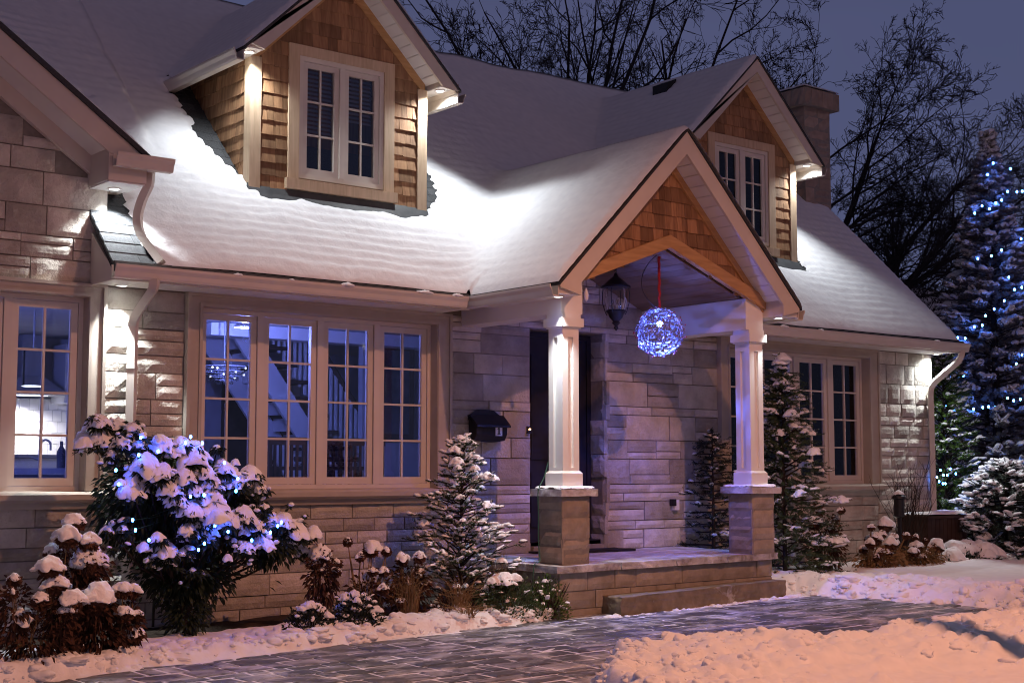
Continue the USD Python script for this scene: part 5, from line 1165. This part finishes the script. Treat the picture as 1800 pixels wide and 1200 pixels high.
def hydrangea(label, heads, y, seed, mass, leafm='dead_leaf', flowerm='dead_flower', stemn=2, base_x=None, lobes=None):
    """Dried flower heads on stems, each with its cap of snow; mass: (n, center, radii) of leaves below."""
    r = np.random.default_rng(seed); xs = [h[0] for h in heads]; bx = base_x or np.mean(xs); z0 = float(gz(bx))
    t = Thing('hydrangea', label, 'shrub', (bx, y+.05, z0)); segs = []
    for k, (x, z, s) in enumerate(heads):
        yy = y + r.uniform(-.10, .10); c = np.array([x, yy, z-.45*s]); b = np.array([bx+(x-bx)*.35+r.uniform(-.05, .05), y+.05+r.uniform(-.06, .06), z0-.03])
        for _ in range(stemn):
            bb = b+r.uniform(-.05, .05, 3)*[1, 1, 0]; m = bb*.5+c*.5+[(x-bx)*.08, 0, .04]+r.normal(0, .012, 3); segs += [(bb, m, .0055, .0045), (m, c, .0045, .003)]
        n = int(150+1500*s); u = r.normal(size=(n, 3)); u /= np.linalg.norm(u, axis=1, keepdims=True)
        V, F = leaves(c+u*s*.62*[1, 1, .85], u+r.normal(0, .7, (n, 3)), .030, .012, r, .1)
        h = t.part('flower_head', G().add(V, F).ball(c, s*.62, 2, (1, 1, .85)), flowerm)
        t.part('snow_cap', clump(np.array([x+r.uniform(-.1, .1)*s, yy, z-.06*s]), s*1.16, seed*100+k, thick=r.uniform(.5, .75), lobes=lobes or int(r.integers(3, 6)), drape=r.uniform(.2, .5), rough=.075, el=r.uniform(.9, 1.3)), 'snow', parent=h, smooth=True)
    t.part('stems', sticks(segs, 5), 'reed')
    P, D = [], []
    for n, c, rad in mass:
        u = r.normal(size=(n, 3)); u /= np.linalg.norm(u, axis=1, keepdims=True); P.append(np.asarray(c)+u*r.uniform(.3, 1, (n, 1))*rad); D.append(u+[0, 0, -.3])
    if P: t.part('leaves', leaves(np.vstack(P), np.vstack(D), .055, .014, r), leafm, kind='stuff')
    return t
hydrangea('snow-capped dried hydrangea at the left edge of the picture', [HL[k] for k in (0, 1, 2, 3, 4, 5, 17, 18)], 10.12, 1, [(800, (3.75, 10.17, .16), (.30, .25, .26)), (350, (3.6, 10.17, .42), (.16, .2, .22)), (300, (3.92, 10.12, .36), (.12, .15, .2))])
hydrangea('snow-capped dried hydrangea with the widest cap between the edge shrub and big shrub', [HL[k] for k in (6, 12, 13, 14, 15, 16)], 10.2, 2, [(800, (4.27, 10.27, .18), (.26, .22, .22)), (450, (4.22, 10.25, .38), (.14, .16, .14)), (300, (4.48, 10.25, .22), (.12, .14, .2))])
hydrangea('tallest snow-capped hydrangea close to the wall below the left window', [HL[k] for k in (7, 8, 9, 10, 11)], 10.45, 3, [(900, (4.2, 10.55, .62), (.25, .2, .26)), (500, (4.2, 10.55, .3), (.2, .2, .3))])
hydrangea('thin-stemmed hydrangea with round snow caps right of the big shrub', [HM[k] for k in (14, 15, 16, 17, 18)], 10.95, 4, [(500, (6.6, 10.98, .45), (.14, .12, .28))])
hydrangea('open dried hydrangea with arching stems and many small snow caps under the long window', [HM[k] for k in (0, 1, 2, 3, 7, 8, 9, 10, 11)], 11.0, 5, [(500, (7.1, 11.02, .25), (.25, .15, .2))], stemn=3)
hydrangea('dried hydrangea with three drooping snow caps beside the slender fir', [HM[k] for k in (4, 5, 6, 12, 13)], 10.98, 6, [(700, (7.55, 11.0, .32), (.22, .15, .28))], stemn=3)
hydrangea('wide hydrangea with grouped snow caps below the right-hand window', [(a, b+.04, c*1.12) for a, b, c in [HR[k] for k in (0, 1, 2, 3, 7, 9, 10)]]+[(14.55, .52, .07), (14.66, .60, .055), (15.0, .38, .065), (14.72, .56, .06), (14.62, .44, .055), (15.12, .58, .06), (14.92, .62, .06), (14.78, .40, .05)], 11.2, 7, [(1500, (14.9, 11.25, .22), (.40, .26, .22))], leafm='reed', stemn=4)
hydrangea('low hydrangea with snow caps right of the wide one, next to the spreading juniper', [HR[k] for k in (4, 5, 6, 8)]+[(15.7, .40, .075), (15.42, .38, .07), (15.82, .33, .06), (15.62, .30, .05)], 11.2, 8, [(1500, (15.65, 11.22, .22), (.42, .24, .24))], leafm='reed', stemn=4)
hydrangea('brown hydrangea with a few snow caps right of the porch fir', HB, 11.35, 9, [(900, (14.05, 11.42, .45), (.28, .2, .42))])

def fir(name, label, base, H, R, seed, nb=60, nt=9, sprig=.14, rad=.028, nn=34, snow=.75, sblob=1.0, up=.12, droop=.12, m='needle', trunk=.03, z0=.06, power=.9, lean=(0, 0), cat='conifer', inner=0, blobr=1.0, fill=(.45, 1.0), jitL=.3, blade=.0035, wild=.06, pads=0, psize=.05, frosty=.45, brad=.012):
    """A conifer: trunk, limbs in whorls, needled twigs and snow along them."""
    r = np.random.default_rng(seed); base = np.asarray(base, float); t = Thing(name, label, cat, tuple(base)); segs, O, D, tips = [], [], [], []
    ax = lambda z: base+np.array([lean[0]*z/H, lean[1]*z/H, z])
    segs += [(ax(H*k/8)-[0, 0, .05*(k == 0)], ax(H*(k+1)/8), trunk*(1-k/8)+.003, trunk*(1-(k+1)/8)+.003) for k in range(8)]
    ga = 2.39996
    for k in range(nb):
        s = (k+.5)/nb; z = H*(z0+(1-z0)*s**.85); Rz = R*max(.03, (1-z/H))**power*r.uniform(1-jitL, 1.12); a = k*ga+r.uniform(-.3, .3)
        d = np.array([math.cos(a), math.sin(a), 0]); p0 = ax(z); tipz = Rz*(up-droop*(Rz/max(R, .01))+r.uniform(-wild, wild))
        p1 = p0+d*Rz*.55+[0, 0, tipz*.75]; p2 = p0+d*Rz+[0, 0, tipz-.10*droop*Rz]
        segs += [(p0, p1, brad, brad*.6), (p1, p2, brad*.6, .0025)]
        side = np.array([-d[1], d[0], 0]); n = max(2, int(nt*(.35+.65*Rz/R)))
        for q in range(n):
            f = r.uniform(*fill); p = (p0*(1-f/.55)+p1*(f/.55)) if f < .55 else (p1*(1-(f-.55)/.45)+p2*((f-.55)/.45))
            sg = (-1)**q; dd = d*r.uniform(.35, 1)+side*sg*r.uniform(.25, .95)*(1.15-f*.6)+[0, 0, r.uniform(-.30, .28)+up*.5]
            O.append(p-dd*.1*sprig); D.append(dd)
        O.append(p2-d*.06); D.append(d+[0, 0, .1]); tips.append(p2)
    for q in range(5): O.append(ax(H-.05-.07*q)); D.append(np.array([lean[0]+.12*math.cos(q*2.4)*q, lean[1]+.12*math.sin(q*2.4)*q, 1.]))
    O, D = np.array(O), np.array(D); D /= np.linalg.norm(D, axis=1, keepdims=True); L = sprig*r.uniform(.65, 1.3, len(O))*(1-.5*(O[:, 2]-base[2])/H)
    t.part('branches', sticks(segs, 5), 'bark')
    t.part('foliage', needles(O, D, L, rad, nn, r, blade), m, kind='stuff')
    if inner:
        n = inner; z = H*r.random(n)**1.4*.93; q = r.random(n)*2*np.pi; Rz = R*(1-z/H)**power*r.uniform(.15, .75, n)
        Oi = base+np.stack([np.cos(q)*Rz, np.sin(q)*Rz, z], 1); Di = np.stack([np.cos(q), np.sin(q), r.uniform(-.5, .4, n)], 1); t.part('inner_foliage', needles(Oi, Di, np.full(n, sprig*1.2), rad*1.2, nn, r, blade*1.3), m, kind='stuff')
    t.part('snow_dusting', frost(O, D, L, rad*1.02, int(nn*frosty), r, blade*1.15), 'snow', kind='stuff')
    k = (r.random(len(O)) < snow*(.55+.75*fbm(O[:, 0], O[:, 1], O[:, 2], 2.4, 3, seed))) & (np.abs(D[:, 2]) < .75)
    for q in range(pads):
        tp = tips[int(r.integers(0, len(tips)))]; t.part('snow_pad', clump(tp+np.array([0, 0, .01])-(tp-ax(tp[2]-base[2]))*r.uniform(0, .3), psize*r.uniform(.6, 1.35), seed*211+q, thick=.55, drape=.35), 'snow', smooth=True)
    t.part('snow', blobs(O[k]+D[k]*.15*L[k, None], D[k], L[k]*.85*sblob, rad*blobr*r.uniform(.45, 1.2, k.sum()), r, base=ICO2, jit=.10, lift=.40), 'snow', kind='stuff', smooth=True)
    return t
fir('fir_tree', 'slender open fir with snow on its twigs between window and porch', (8.22, 11.1, .0), 1.70, .80, 3, nb=180, nt=9, brad=.0075, sprig=.125, rad=.027, nn=46, snow=.60, blobr=.95, frosty=.5, m='needle2', trunk=.014, z0=.06, power=.72, jitL=.55, fill=(.25, 1.0), up=.5, droop=.3, wild=.42, pads=48, psize=.062)
fir('fir_tree', 'full fir with snowy bough ends standing right of the right porch column', (13.32, 11.45, .03), 2.75, .98, 8, nb=120, nt=10, sprig=.165, rad=.034, nn=50, snow=.38, blobr=.9, frosty=.28, m='needle2', trunk=.03, power=.85, inner=900, up=.3, droop=.35, jitL=.5, wild=.3, pads=90, psize=.085)
fir('fir_tree', 'dark shrubby fir behind the right porch column in the corner of the porch', (12.62, 11.95, .03), 1.85, .50, 9, nb=60, nt=8, sprig=.15, rad=.028, nn=34, snow=.10, frosty=.04, m='needle', inner=300, power=.5)
fir('spruce_tree', 'tall snowy spruce wound with blue lights at the right edge', (20.3, 13.0, .1), 6.75, 1.72, 11, nb=330, nt=13, sprig=.24, rad=.058, nn=60, snow=.92, blobr=.95, sblob=.95, frosty=1.0, m='frosted', trunk=.10, power=1.02, inner=1500, up=.34, droop=.30, jitL=.22, z0=.02, fill=(.55, 1.0), blade=.006)
fir('spruce_tree', 'second smaller spruce behind the lit one, cut by the right edge', (22.2, 14.4, .1), 4.9, 1.3, 12, nb=170, nt=10, sprig=.26, rad=.055, nn=44, snow=.9, frosty=.7, m='frosted', trunk=.08, inner=700, blade=.006)
fir('cypress_shrub', 'green shrub lit by the eave lamp at the right corner of the house', (18.5, 12.75, .08), 3.05, .66, 13, nb=130, nt=8, sprig=.17, rad=.034, nn=44, snow=.35, m='box', trunk=.04, power=.42, inner=600, up=.5, droop=0., blade=.006)
fir('pine_shrub', 'broad mounded pine with drooping snow-laden boughs at the right edge', (18.05, 11.45, .06), 1.42, 1.28, 14, nb=120, nt=12, sprig=.24, rad=.038, nn=40, snow=.85, blobr=1.15, sblob=1.1, m='needle', trunk=.05, power=.55, inner=600, up=.25, droop=.5, z0=.08, fill=(.4, 1.0), blade=.005)
SLED = [(20.15, 12.85, 6.31), (20.4, 12.79, 6.25), (20.08, 12.88, 6.12), (20.2, 12.69, 5.83), (20.45, 12.72, 5.87), (20.51, 12.66, 5.88), (20.05, 12.76, 5.64), (20.1, 12.71, 5.68), (19.95, 12.89, 5.6), (19.97, 12.8, 5.54), (19.9, 12.97, 5.49), (20.4, 12.55, 5.21), (20.24, 12.52, 5.05), (20.5, 12.56, 5.09), (19.77, 12.87, 4.73), (19.84, 12.71, 4.76), (19.94, 12.62, 4.85), (19.94, 12.52, 4.41), (19.96, 12.45, 4.21), (20.18, 12.39, 4.34), (20.07, 12.41, 4.25), (19.64, 12.7, 3.8), (19.71, 12.61, 3.9), (19.56, 12.83, 3.63), (19.6, 12.73, 3.65), (19.53, 13.08, 3.48), (19.53, 12.96, 3.46), (19.83, 12.53, 4.03), (19.86, 12.29, 3.17), (19.77, 12.33, 3.03), (19.35, 13.2, 2.42), (19.33, 13.12, 2.32), (19.33, 13.05, 2.32), (19.33, 12.84, 2.31), (19.35, 12.75, 2.34), (19.39, 12.63, 2.36), (19.44, 12.57, 2.37), (19.47, 12.49, 2.36), (19.72, 12.25, 2.48), (19.43, 13.15, 2.88), (19.41, 13.02, 2.88), (19.42, 12.94, 2.87), (19.65, 12.31, 2.46), (19.6, 12.37, 2.5)]
PLED = [(17.29, 12.1, 1.26), (17.36, 12.1, 1.3), (17.41, 12.1, 1.24), (17.5, 12.1, 1.21), (17.45, 12.1, 1.4), (17.52, 12.1, 1.33), (17.61, 12.1, 1.33), (17.56, 12.1, 1.21), (17.69, 12.1, 1.42), (17.82, 12.1, 1.35), (18.44, 12.1, 1.4), (18.65, 12.1, 1.4), (19.09, 12.1, 1.46), (19.31, 12.1, 1.5)]
def outward(p, c, k): v = np.array([p[0]-c[0], p[1]-c[1], 0]); return tuple(np.array(p)+v/np.linalg.norm(v)*k)
string_lights('blue string lights spiralling up the tall spruce', [outward(p, (20.3, 13.0), .10) for p in SLED], .017, 'led_far', SLED[0], wire=False)
string_lights('blue string lights tangled behind the mounded pine', [(x, y, z) for x, y, z in PLED], .014, 'led_far', PLED[0], wire=False)

def dome_bush(name, label, base, rx, ry, h, seed, m, leaf=.035, n=2600, pads=8, psize=.06, sn=70, side=None, stems=14, cat='shrub', w=.010):
    r = np.random.default_rng(seed); base = np.asarray(base, float); t = Thing(name, label, cat, tuple(base)); u = r.normal(size=(n, 3)); u[:, 2] = np.abs(u[:, 2]); u /= np.linalg.norm(u, axis=1, keepdims=True)
    lump = .78+.44*fbm(u[:, 0], u[:, 1], u[:, 2], 3, 3, seed); P = base+u*[rx, ry, h]*(lump*r.uniform(.55, 1.0, n))[:, None]
    t.part('foliage', leaves(P, u+[0, 0, .3]+r.normal(0, .45, (n, 3)), leaf, w, r, .1), m, kind='stuff')
    segs = [(base+[r.uniform(-.04, .04), r.uniform(-.04, .04), -.03], base+np.array([r.uniform(-.8, .8)*rx, r.uniform(-.8, .8)*ry, h*r.uniform(.5, .95)]), .007, .003) for _ in range(stems)]; t.part('stems', sticks(segs, 5), 'bark')
    for k in range(pads):
        a = r.uniform(0, 6.3); q = r.uniform(0, .85); d = np.array([math.cos(a)*q, math.sin(a)*q*.9, math.sqrt(1-q*q)])
        if side and d[0]*side < -.25: continue
        t.part('snow_pad', clump(base+d*[rx, ry, h]*.97, psize*r.uniform(.7, 1.3), seed*37+k, thick=.6, drape=.3), 'snow', smooth=True)
    k = r.choice(n, sn, replace=False); k = k[u[k, 2] > .25]
    if side: k = k[u[k, 0]*side > -.3]
    if len(k): t.part('snow_dusting', blobs(P[k], r.normal(size=(len(k), 3))*[1, 1, .3], r.uniform(.03, .07, len(k)), r.uniform(.012, .026, len(k)), r, base=ICO2, jit=.05), 'snow', kind='stuff', smooth=True)
    return t
dome_bush('boxwood', 'small boxwood half covered in snow beside the porch platform', (8.32, 10.52, .0), .40, .30, .42, 21, 'needle2', pads=10, psize=.075, side=-1)
dome_bush('boxwood', 'bright green feathery boxwood against the platform corner', (8.74, 10.42, .0), .24, .20, .40, 22, 'box', leaf=.03, n=1500, pads=1, psize=.03, sn=40, stems=26, w=.006)
dome_bush('dwarf_conifer', 'low dwarf conifer with snow tufts left of its twin by the path', (6.15, 10.42, .0), .24, .2, .29, 23, 'needle', pads=7, psize=.06, n=1500)
dome_bush('dwarf_conifer', 'larger dwarf conifer with snow tufts right of its twin by the path', (6.62, 10.44, .0), .27, .22, .36, 24, 'needle', pads=8, psize=.07, n=1800)
dome_bush('juniper', 'low spreading juniper blanketed in snow in front of the mounded pine', (16.62, 11.15, .06), .72, .4, .33, 25, 'needle', pads=26, psize=.17, n=2600, sn=110, leaf=.06)
dome_bush('dead_shrub', 'leafless brown undergrowth between the slender fir and the boxwood', (7.95, 10.75, .0), .34, .22, .34, 26, 'dead_leaf', pads=3, psize=.04, n=900, sn=30, leaf=.05)

def tuft(label, x, y, n, h, seed, spread=.18):
    r = np.random.default_rng(seed); z = ground_at(x, y)-.03; segs = []
    for _ in range(n):
        a = r.uniform(0, 6.3); q = r.uniform(.2, 1)*spread; b = np.array([x+r.uniform(-.07, .07), y+r.uniform(-.05, .05), z]); m = b+[math.cos(a)*q*.4, math.sin(a)*q*.4, h*r.uniform(.4, .7)]; e = m+[math.cos(a)*q*.9, math.sin(a)*q*.9, h*r.uniform(.0, .45)]; segs += [(b, m, .003, .0022), (m, e, .0022, .001)]
    single('grass_tuft', sticks(segs, 4), 'reed', label, 'dry grass', kind=None)
tuft('dry brown grass tuft under the hydrangea caps beside the slender fir', 7.45, 10.85, 90, .45, 31, .2)
tuft('dry brown grass tuft at the foot of the slender fir', 7.85, 10.62, 80, .35, 32, .22)
tuft('dry grass poking out of the snow edge near the boxwood', 7.72, 10.32, 50, .14, 33, .2)
tuft('dry grass stems between the slender fir and the porch platform', 8.55, 10.85, 80, .6, 34, .2)
def twig_shrub():
    r = np.random.default_rng(41); b = np.array([16.15, 11.72, .06]); segs = []
    for k in range(46):
        a = r.uniform(0, 6.3); q = r.uniform(.1, .62); p = b+[r.uniform(-.22, .22), r.uniform(-.08, .08), -.03]; H = r.uniform(.8, 1.5)
        m = p+[math.cos(a)*q*.35, math.sin(a)*q*.2, H*.5]; e = m+[math.cos(a)*q*.7, math.sin(a)*q*.4, H*.5]; segs += [(p, m, .0065, .0045), (m, e, .0045, .002)]
        for _ in range(3): f = r.uniform(.3, .9); s = m+(e-m)*f; segs.append((s, s+[r.uniform(-.2, .2), r.uniform(-.1, .1), r.uniform(.05, .25)], .003, .0015))
    single('twig_shrub', sticks(segs, 4), 'bark', 'leafless twiggy shrub against the wall right of the right-hand window', 'shrub')
twig_shrub()
def path_light():
    c = (15.72, 11.55, .06); t = Thing('garden_light', 'unlit garden post light with a snow-capped top below the right-hand window', 'garden light', c)
    t.part('post', G().tube([(c[0], c[1], .02), (c[0], c[1], .78)], .028, 8), 'black'); t.part('head', G().lathe([(.03, .78), (.07, .80), (.065, 1.02), (.09, 1.03), (.085, 1.06), (.02, 1.11), (.001, 1.12)], (c[0], c[1], 0), 12), 'black'); t.part('snow_cap', clump(np.array([c[0], c[1], 1.10]), .085, 4, thick=.45, lobes=6, drape=.2), 'snow', smooth=True)
path_light()
def planter():
    t = Thing('wooden_box', 'low slatted wooden box with snow on its lid by the house corner', 'box', (17.0, 11.95, .08))
    for k in range(10): x = 16.55+k*.09; t.part('slat', box(x+.004, x+.086, 11.70, 11.725, .06, .74), 'wood_in')
    for k in range(5): y = 11.73+k*.09; t.part('slat', box(16.552, 16.577, y, y+.082, .06, .74), 'wood_in')
    t.part('lid', box(16.52, 17.48, 11.67, 12.1, .741, .78), 'wood_in')
    X, Y = np.meshgrid(np.linspace(16.52, 17.48, 40), np.linspace(11.67, 12.1, 22), indexing='ij'); d = np.minimum(np.minimum(X-16.53, 17.47-X), np.minimum(Y-11.68, 12.09-Y))
    t.part('lid_snow', clip_grid(X, Y, .782+(.03+.05*fbm(X, Y, 0, 3, 3, 3))*np.sqrt(np.clip(1-(1-np.clip(d, 0, .06)/.06)**2, 0, 1)), d), 'snow', smooth=True)
planter()

# bare trees behind the house
def bare_tree(name, label, base, H, seed, h0=.25, fan=6, ang=.85, r0=.3, reach=.8, rmin=.0068, depth=4, cat='tree', bias=(0, 0), dens=1., rise=1.):
    """A leafless tree: trunk, arching limbs, and branches that fork down to fine twigs."""
    r = np.random.default_rng(seed); base = np.asarray(base, float); trunk, crown = [], []
    def turn(d, a):
        x = r.normal(size=3); x -= d*np.dot(x, d); x /= np.linalg.norm(x); return d*math.cos(a)+x*math.sin(a)
    def rec(p, d, L, rad, lv):
        n = (7, 6, 5, 4, 3)[lv]; wob = (.09, .12, .16, .20, .22)[lv]; lift = (.05, .06, .05, .04, .03)[lv]*rise; sub = []
        for k in range(n):
            d = d+r.normal(0, wob, 3)+[0, 0, lift]; d /= np.linalg.norm(d); q = p+d*L/n; a, b = (max(rmin, rad*(1-.78*t/n)) for t in (k, k+1)); crown.append((p, q, a, b)); p = q
            if k >= 1 or lv > 1: sub.append((p, d, b, (k+1)/n))
        if lv >= depth: return
        for p1, d1, b, t in sub:
            for _ in range(1+(r.random() < dens*(.45, .45, .4, .3, 0)[lv])):
                if dens < 1 and r.random() > .62+.3*dens: continue
                rec(p1, turn(d1, r.uniform(.45, .95)), L*(1-.42*t)*r.uniform(.36, .62), b*.62, lv+1)
    p = base; hh = H*h0
    for k in range(4):
        q = base+[0, 0, hh*(k+1)/4]+r.normal(0, .05, 3)*[1, 1, 0]; trunk.append((p, q, r0*(1-.06*k), r0*(1-.06*(k+1)))); p = q
    for k in range(fan):
        a = k*2*np.pi/fan+r.uniform(-.4, .4); t = ang*r.uniform(.25, 1.0)*(.3 if k == 0 else 1); d = np.array([math.sin(t)*math.cos(a)+bias[0], math.sin(t)*math.sin(a)+bias[1], math.cos(t)]); d /= np.linalg.norm(d)
        rec(p-[0, 0, r.uniform(0, .12)*hh], d, (H-hh)*reach*r.uniform(.85, 1.1), r0*r.uniform(.42, .6), 0)
    t = Thing(name, label, cat, tuple(base)); t.part('trunk', sticks(trunk, 9), 'bark'); t.part('crown', sticks(crown, 4), 'twig')
bare_tree('bare_tree', 'wide-crowned bare tree rising behind the chimney', (34.3, 29, 0), 16.5, 61, .27, 19, 1.5, .28, .74, bias=(.02, 0), rise=.15, dens=1.25)
bare_tree('bare_tree', 'bare tree whose fork shows left of the right dormer ridge', (27.3, 29, 0), 18.5, 62, .42, 5, .62, .20, .75, dens=.6)
bare_tree('bare_tree', 'bare tree with a thick leaning stem behind the middle of the ridge', (24.6, 28, 0), 18, 63, .40, 5, .62, .22, .75, bias=(-.12, 0), dens=.6)
bare_tree('bare_tree', 'thin bare tree between the thick-stemmed tree and the left dormer', (21.8, 29, 0), 14.6, 64, .45, 5, .55, .13, .75, dens=.5)
bare_tree('bare_tree', 'leftmost small bare tree right beside the left dormer roof', (20.0, 29, 0), 13.2, 65, .50, 4, .55, .14, .8, dens=.5)
bare_tree('bare_tree', 'bare tree seen above the ridge of the right dormer', (30.6, 31, 0), 18.0, 66, .40, 5, .70, .19, .75, dens=.6)
bare_tree('bare_tree', 'low twiggy bare tree beyond the right roof edge and the neighbouring roof', (56.0, 40.5, 0), 15.0, 67, .3, 8, 1.05, .2, .75, rmin=.012, dens=.6)
bare_tree('bare_tree', 'small bushy bare tree close to the spruce above the neighbouring roof', (61.0, 41.5, 0), 14.5, 68, .3, 7, .75, .16, .75, rmin=.012, depth=3)
def neighbour():
    t = Thing('neighbour_house', 'neighbouring house with a blue-grey snowy roof behind the right roof edge', 'house', (46, 35, 0))
    t.part('wall', box(39.5, 54, 31.5, 38, -.1, 5.4), 'wall_in')
    t.part('roof', G().hexa([(39, 31, 5.2), (54.5, 31, 5.2), (54.5, 35, 8.7), (39, 35, 8.7), (39, 31, 5.35), (54.5, 31, 5.35), (54.5, 35, 8.85), (39, 35, 8.85)]).hexa([(39, 35, 8.7), (54.5, 35, 8.7), (54.5, 39, 5.2), (39, 39, 5.2), (39, 35, 8.85), (54.5, 35, 8.85), (54.5, 39, 5.35), (39, 39, 5.35)]), 'siding')
    t.part('fascia', box(39, 54.5, 30.93, 30.99, 5.08, 5.36), 'white_in')
neighbour()
# tree at the street whose trunk throws the long shadow over the front snow bank
st = Thing('street_tree', 'slim street tree trunk outside the right edge of the picture', 'tree', (8.56, 4.55, 0))
st.part('trunk', G().tube([(8.56, 4.55, -.1), (8.54, 4.56, 1.4), (8.58, 4.54, 3.0), (8.56, 4.57, 5.2)], [.10, .085, .075, .06], 9), 'bark')
rb = np.random.default_rng(5); st.part('crown', sticks([(np.array([8.56, 4.56, 4.3+.09*k]), np.array([8.56, 4.56, 4.3+.09*k])+np.array([.1+abs(rb.normal(0, .45)), -abs(rb.normal(.25, .3)), .7]), .018, .006) for k in range(10)], 5), 'twig')

rg = np.random.default_rng(6)
for k in range(11):
    x = rg.choice([rg.uniform(5.6, 8.5), rg.uniform(12.6, 17.1)]); house.part('gutter_snow', clump(np.array([x, 11.50, 3.153]), rg.uniform(.025, .055), 900+k, thick=.5, drape=.1, el=1.6), 'snow', smooth=True)
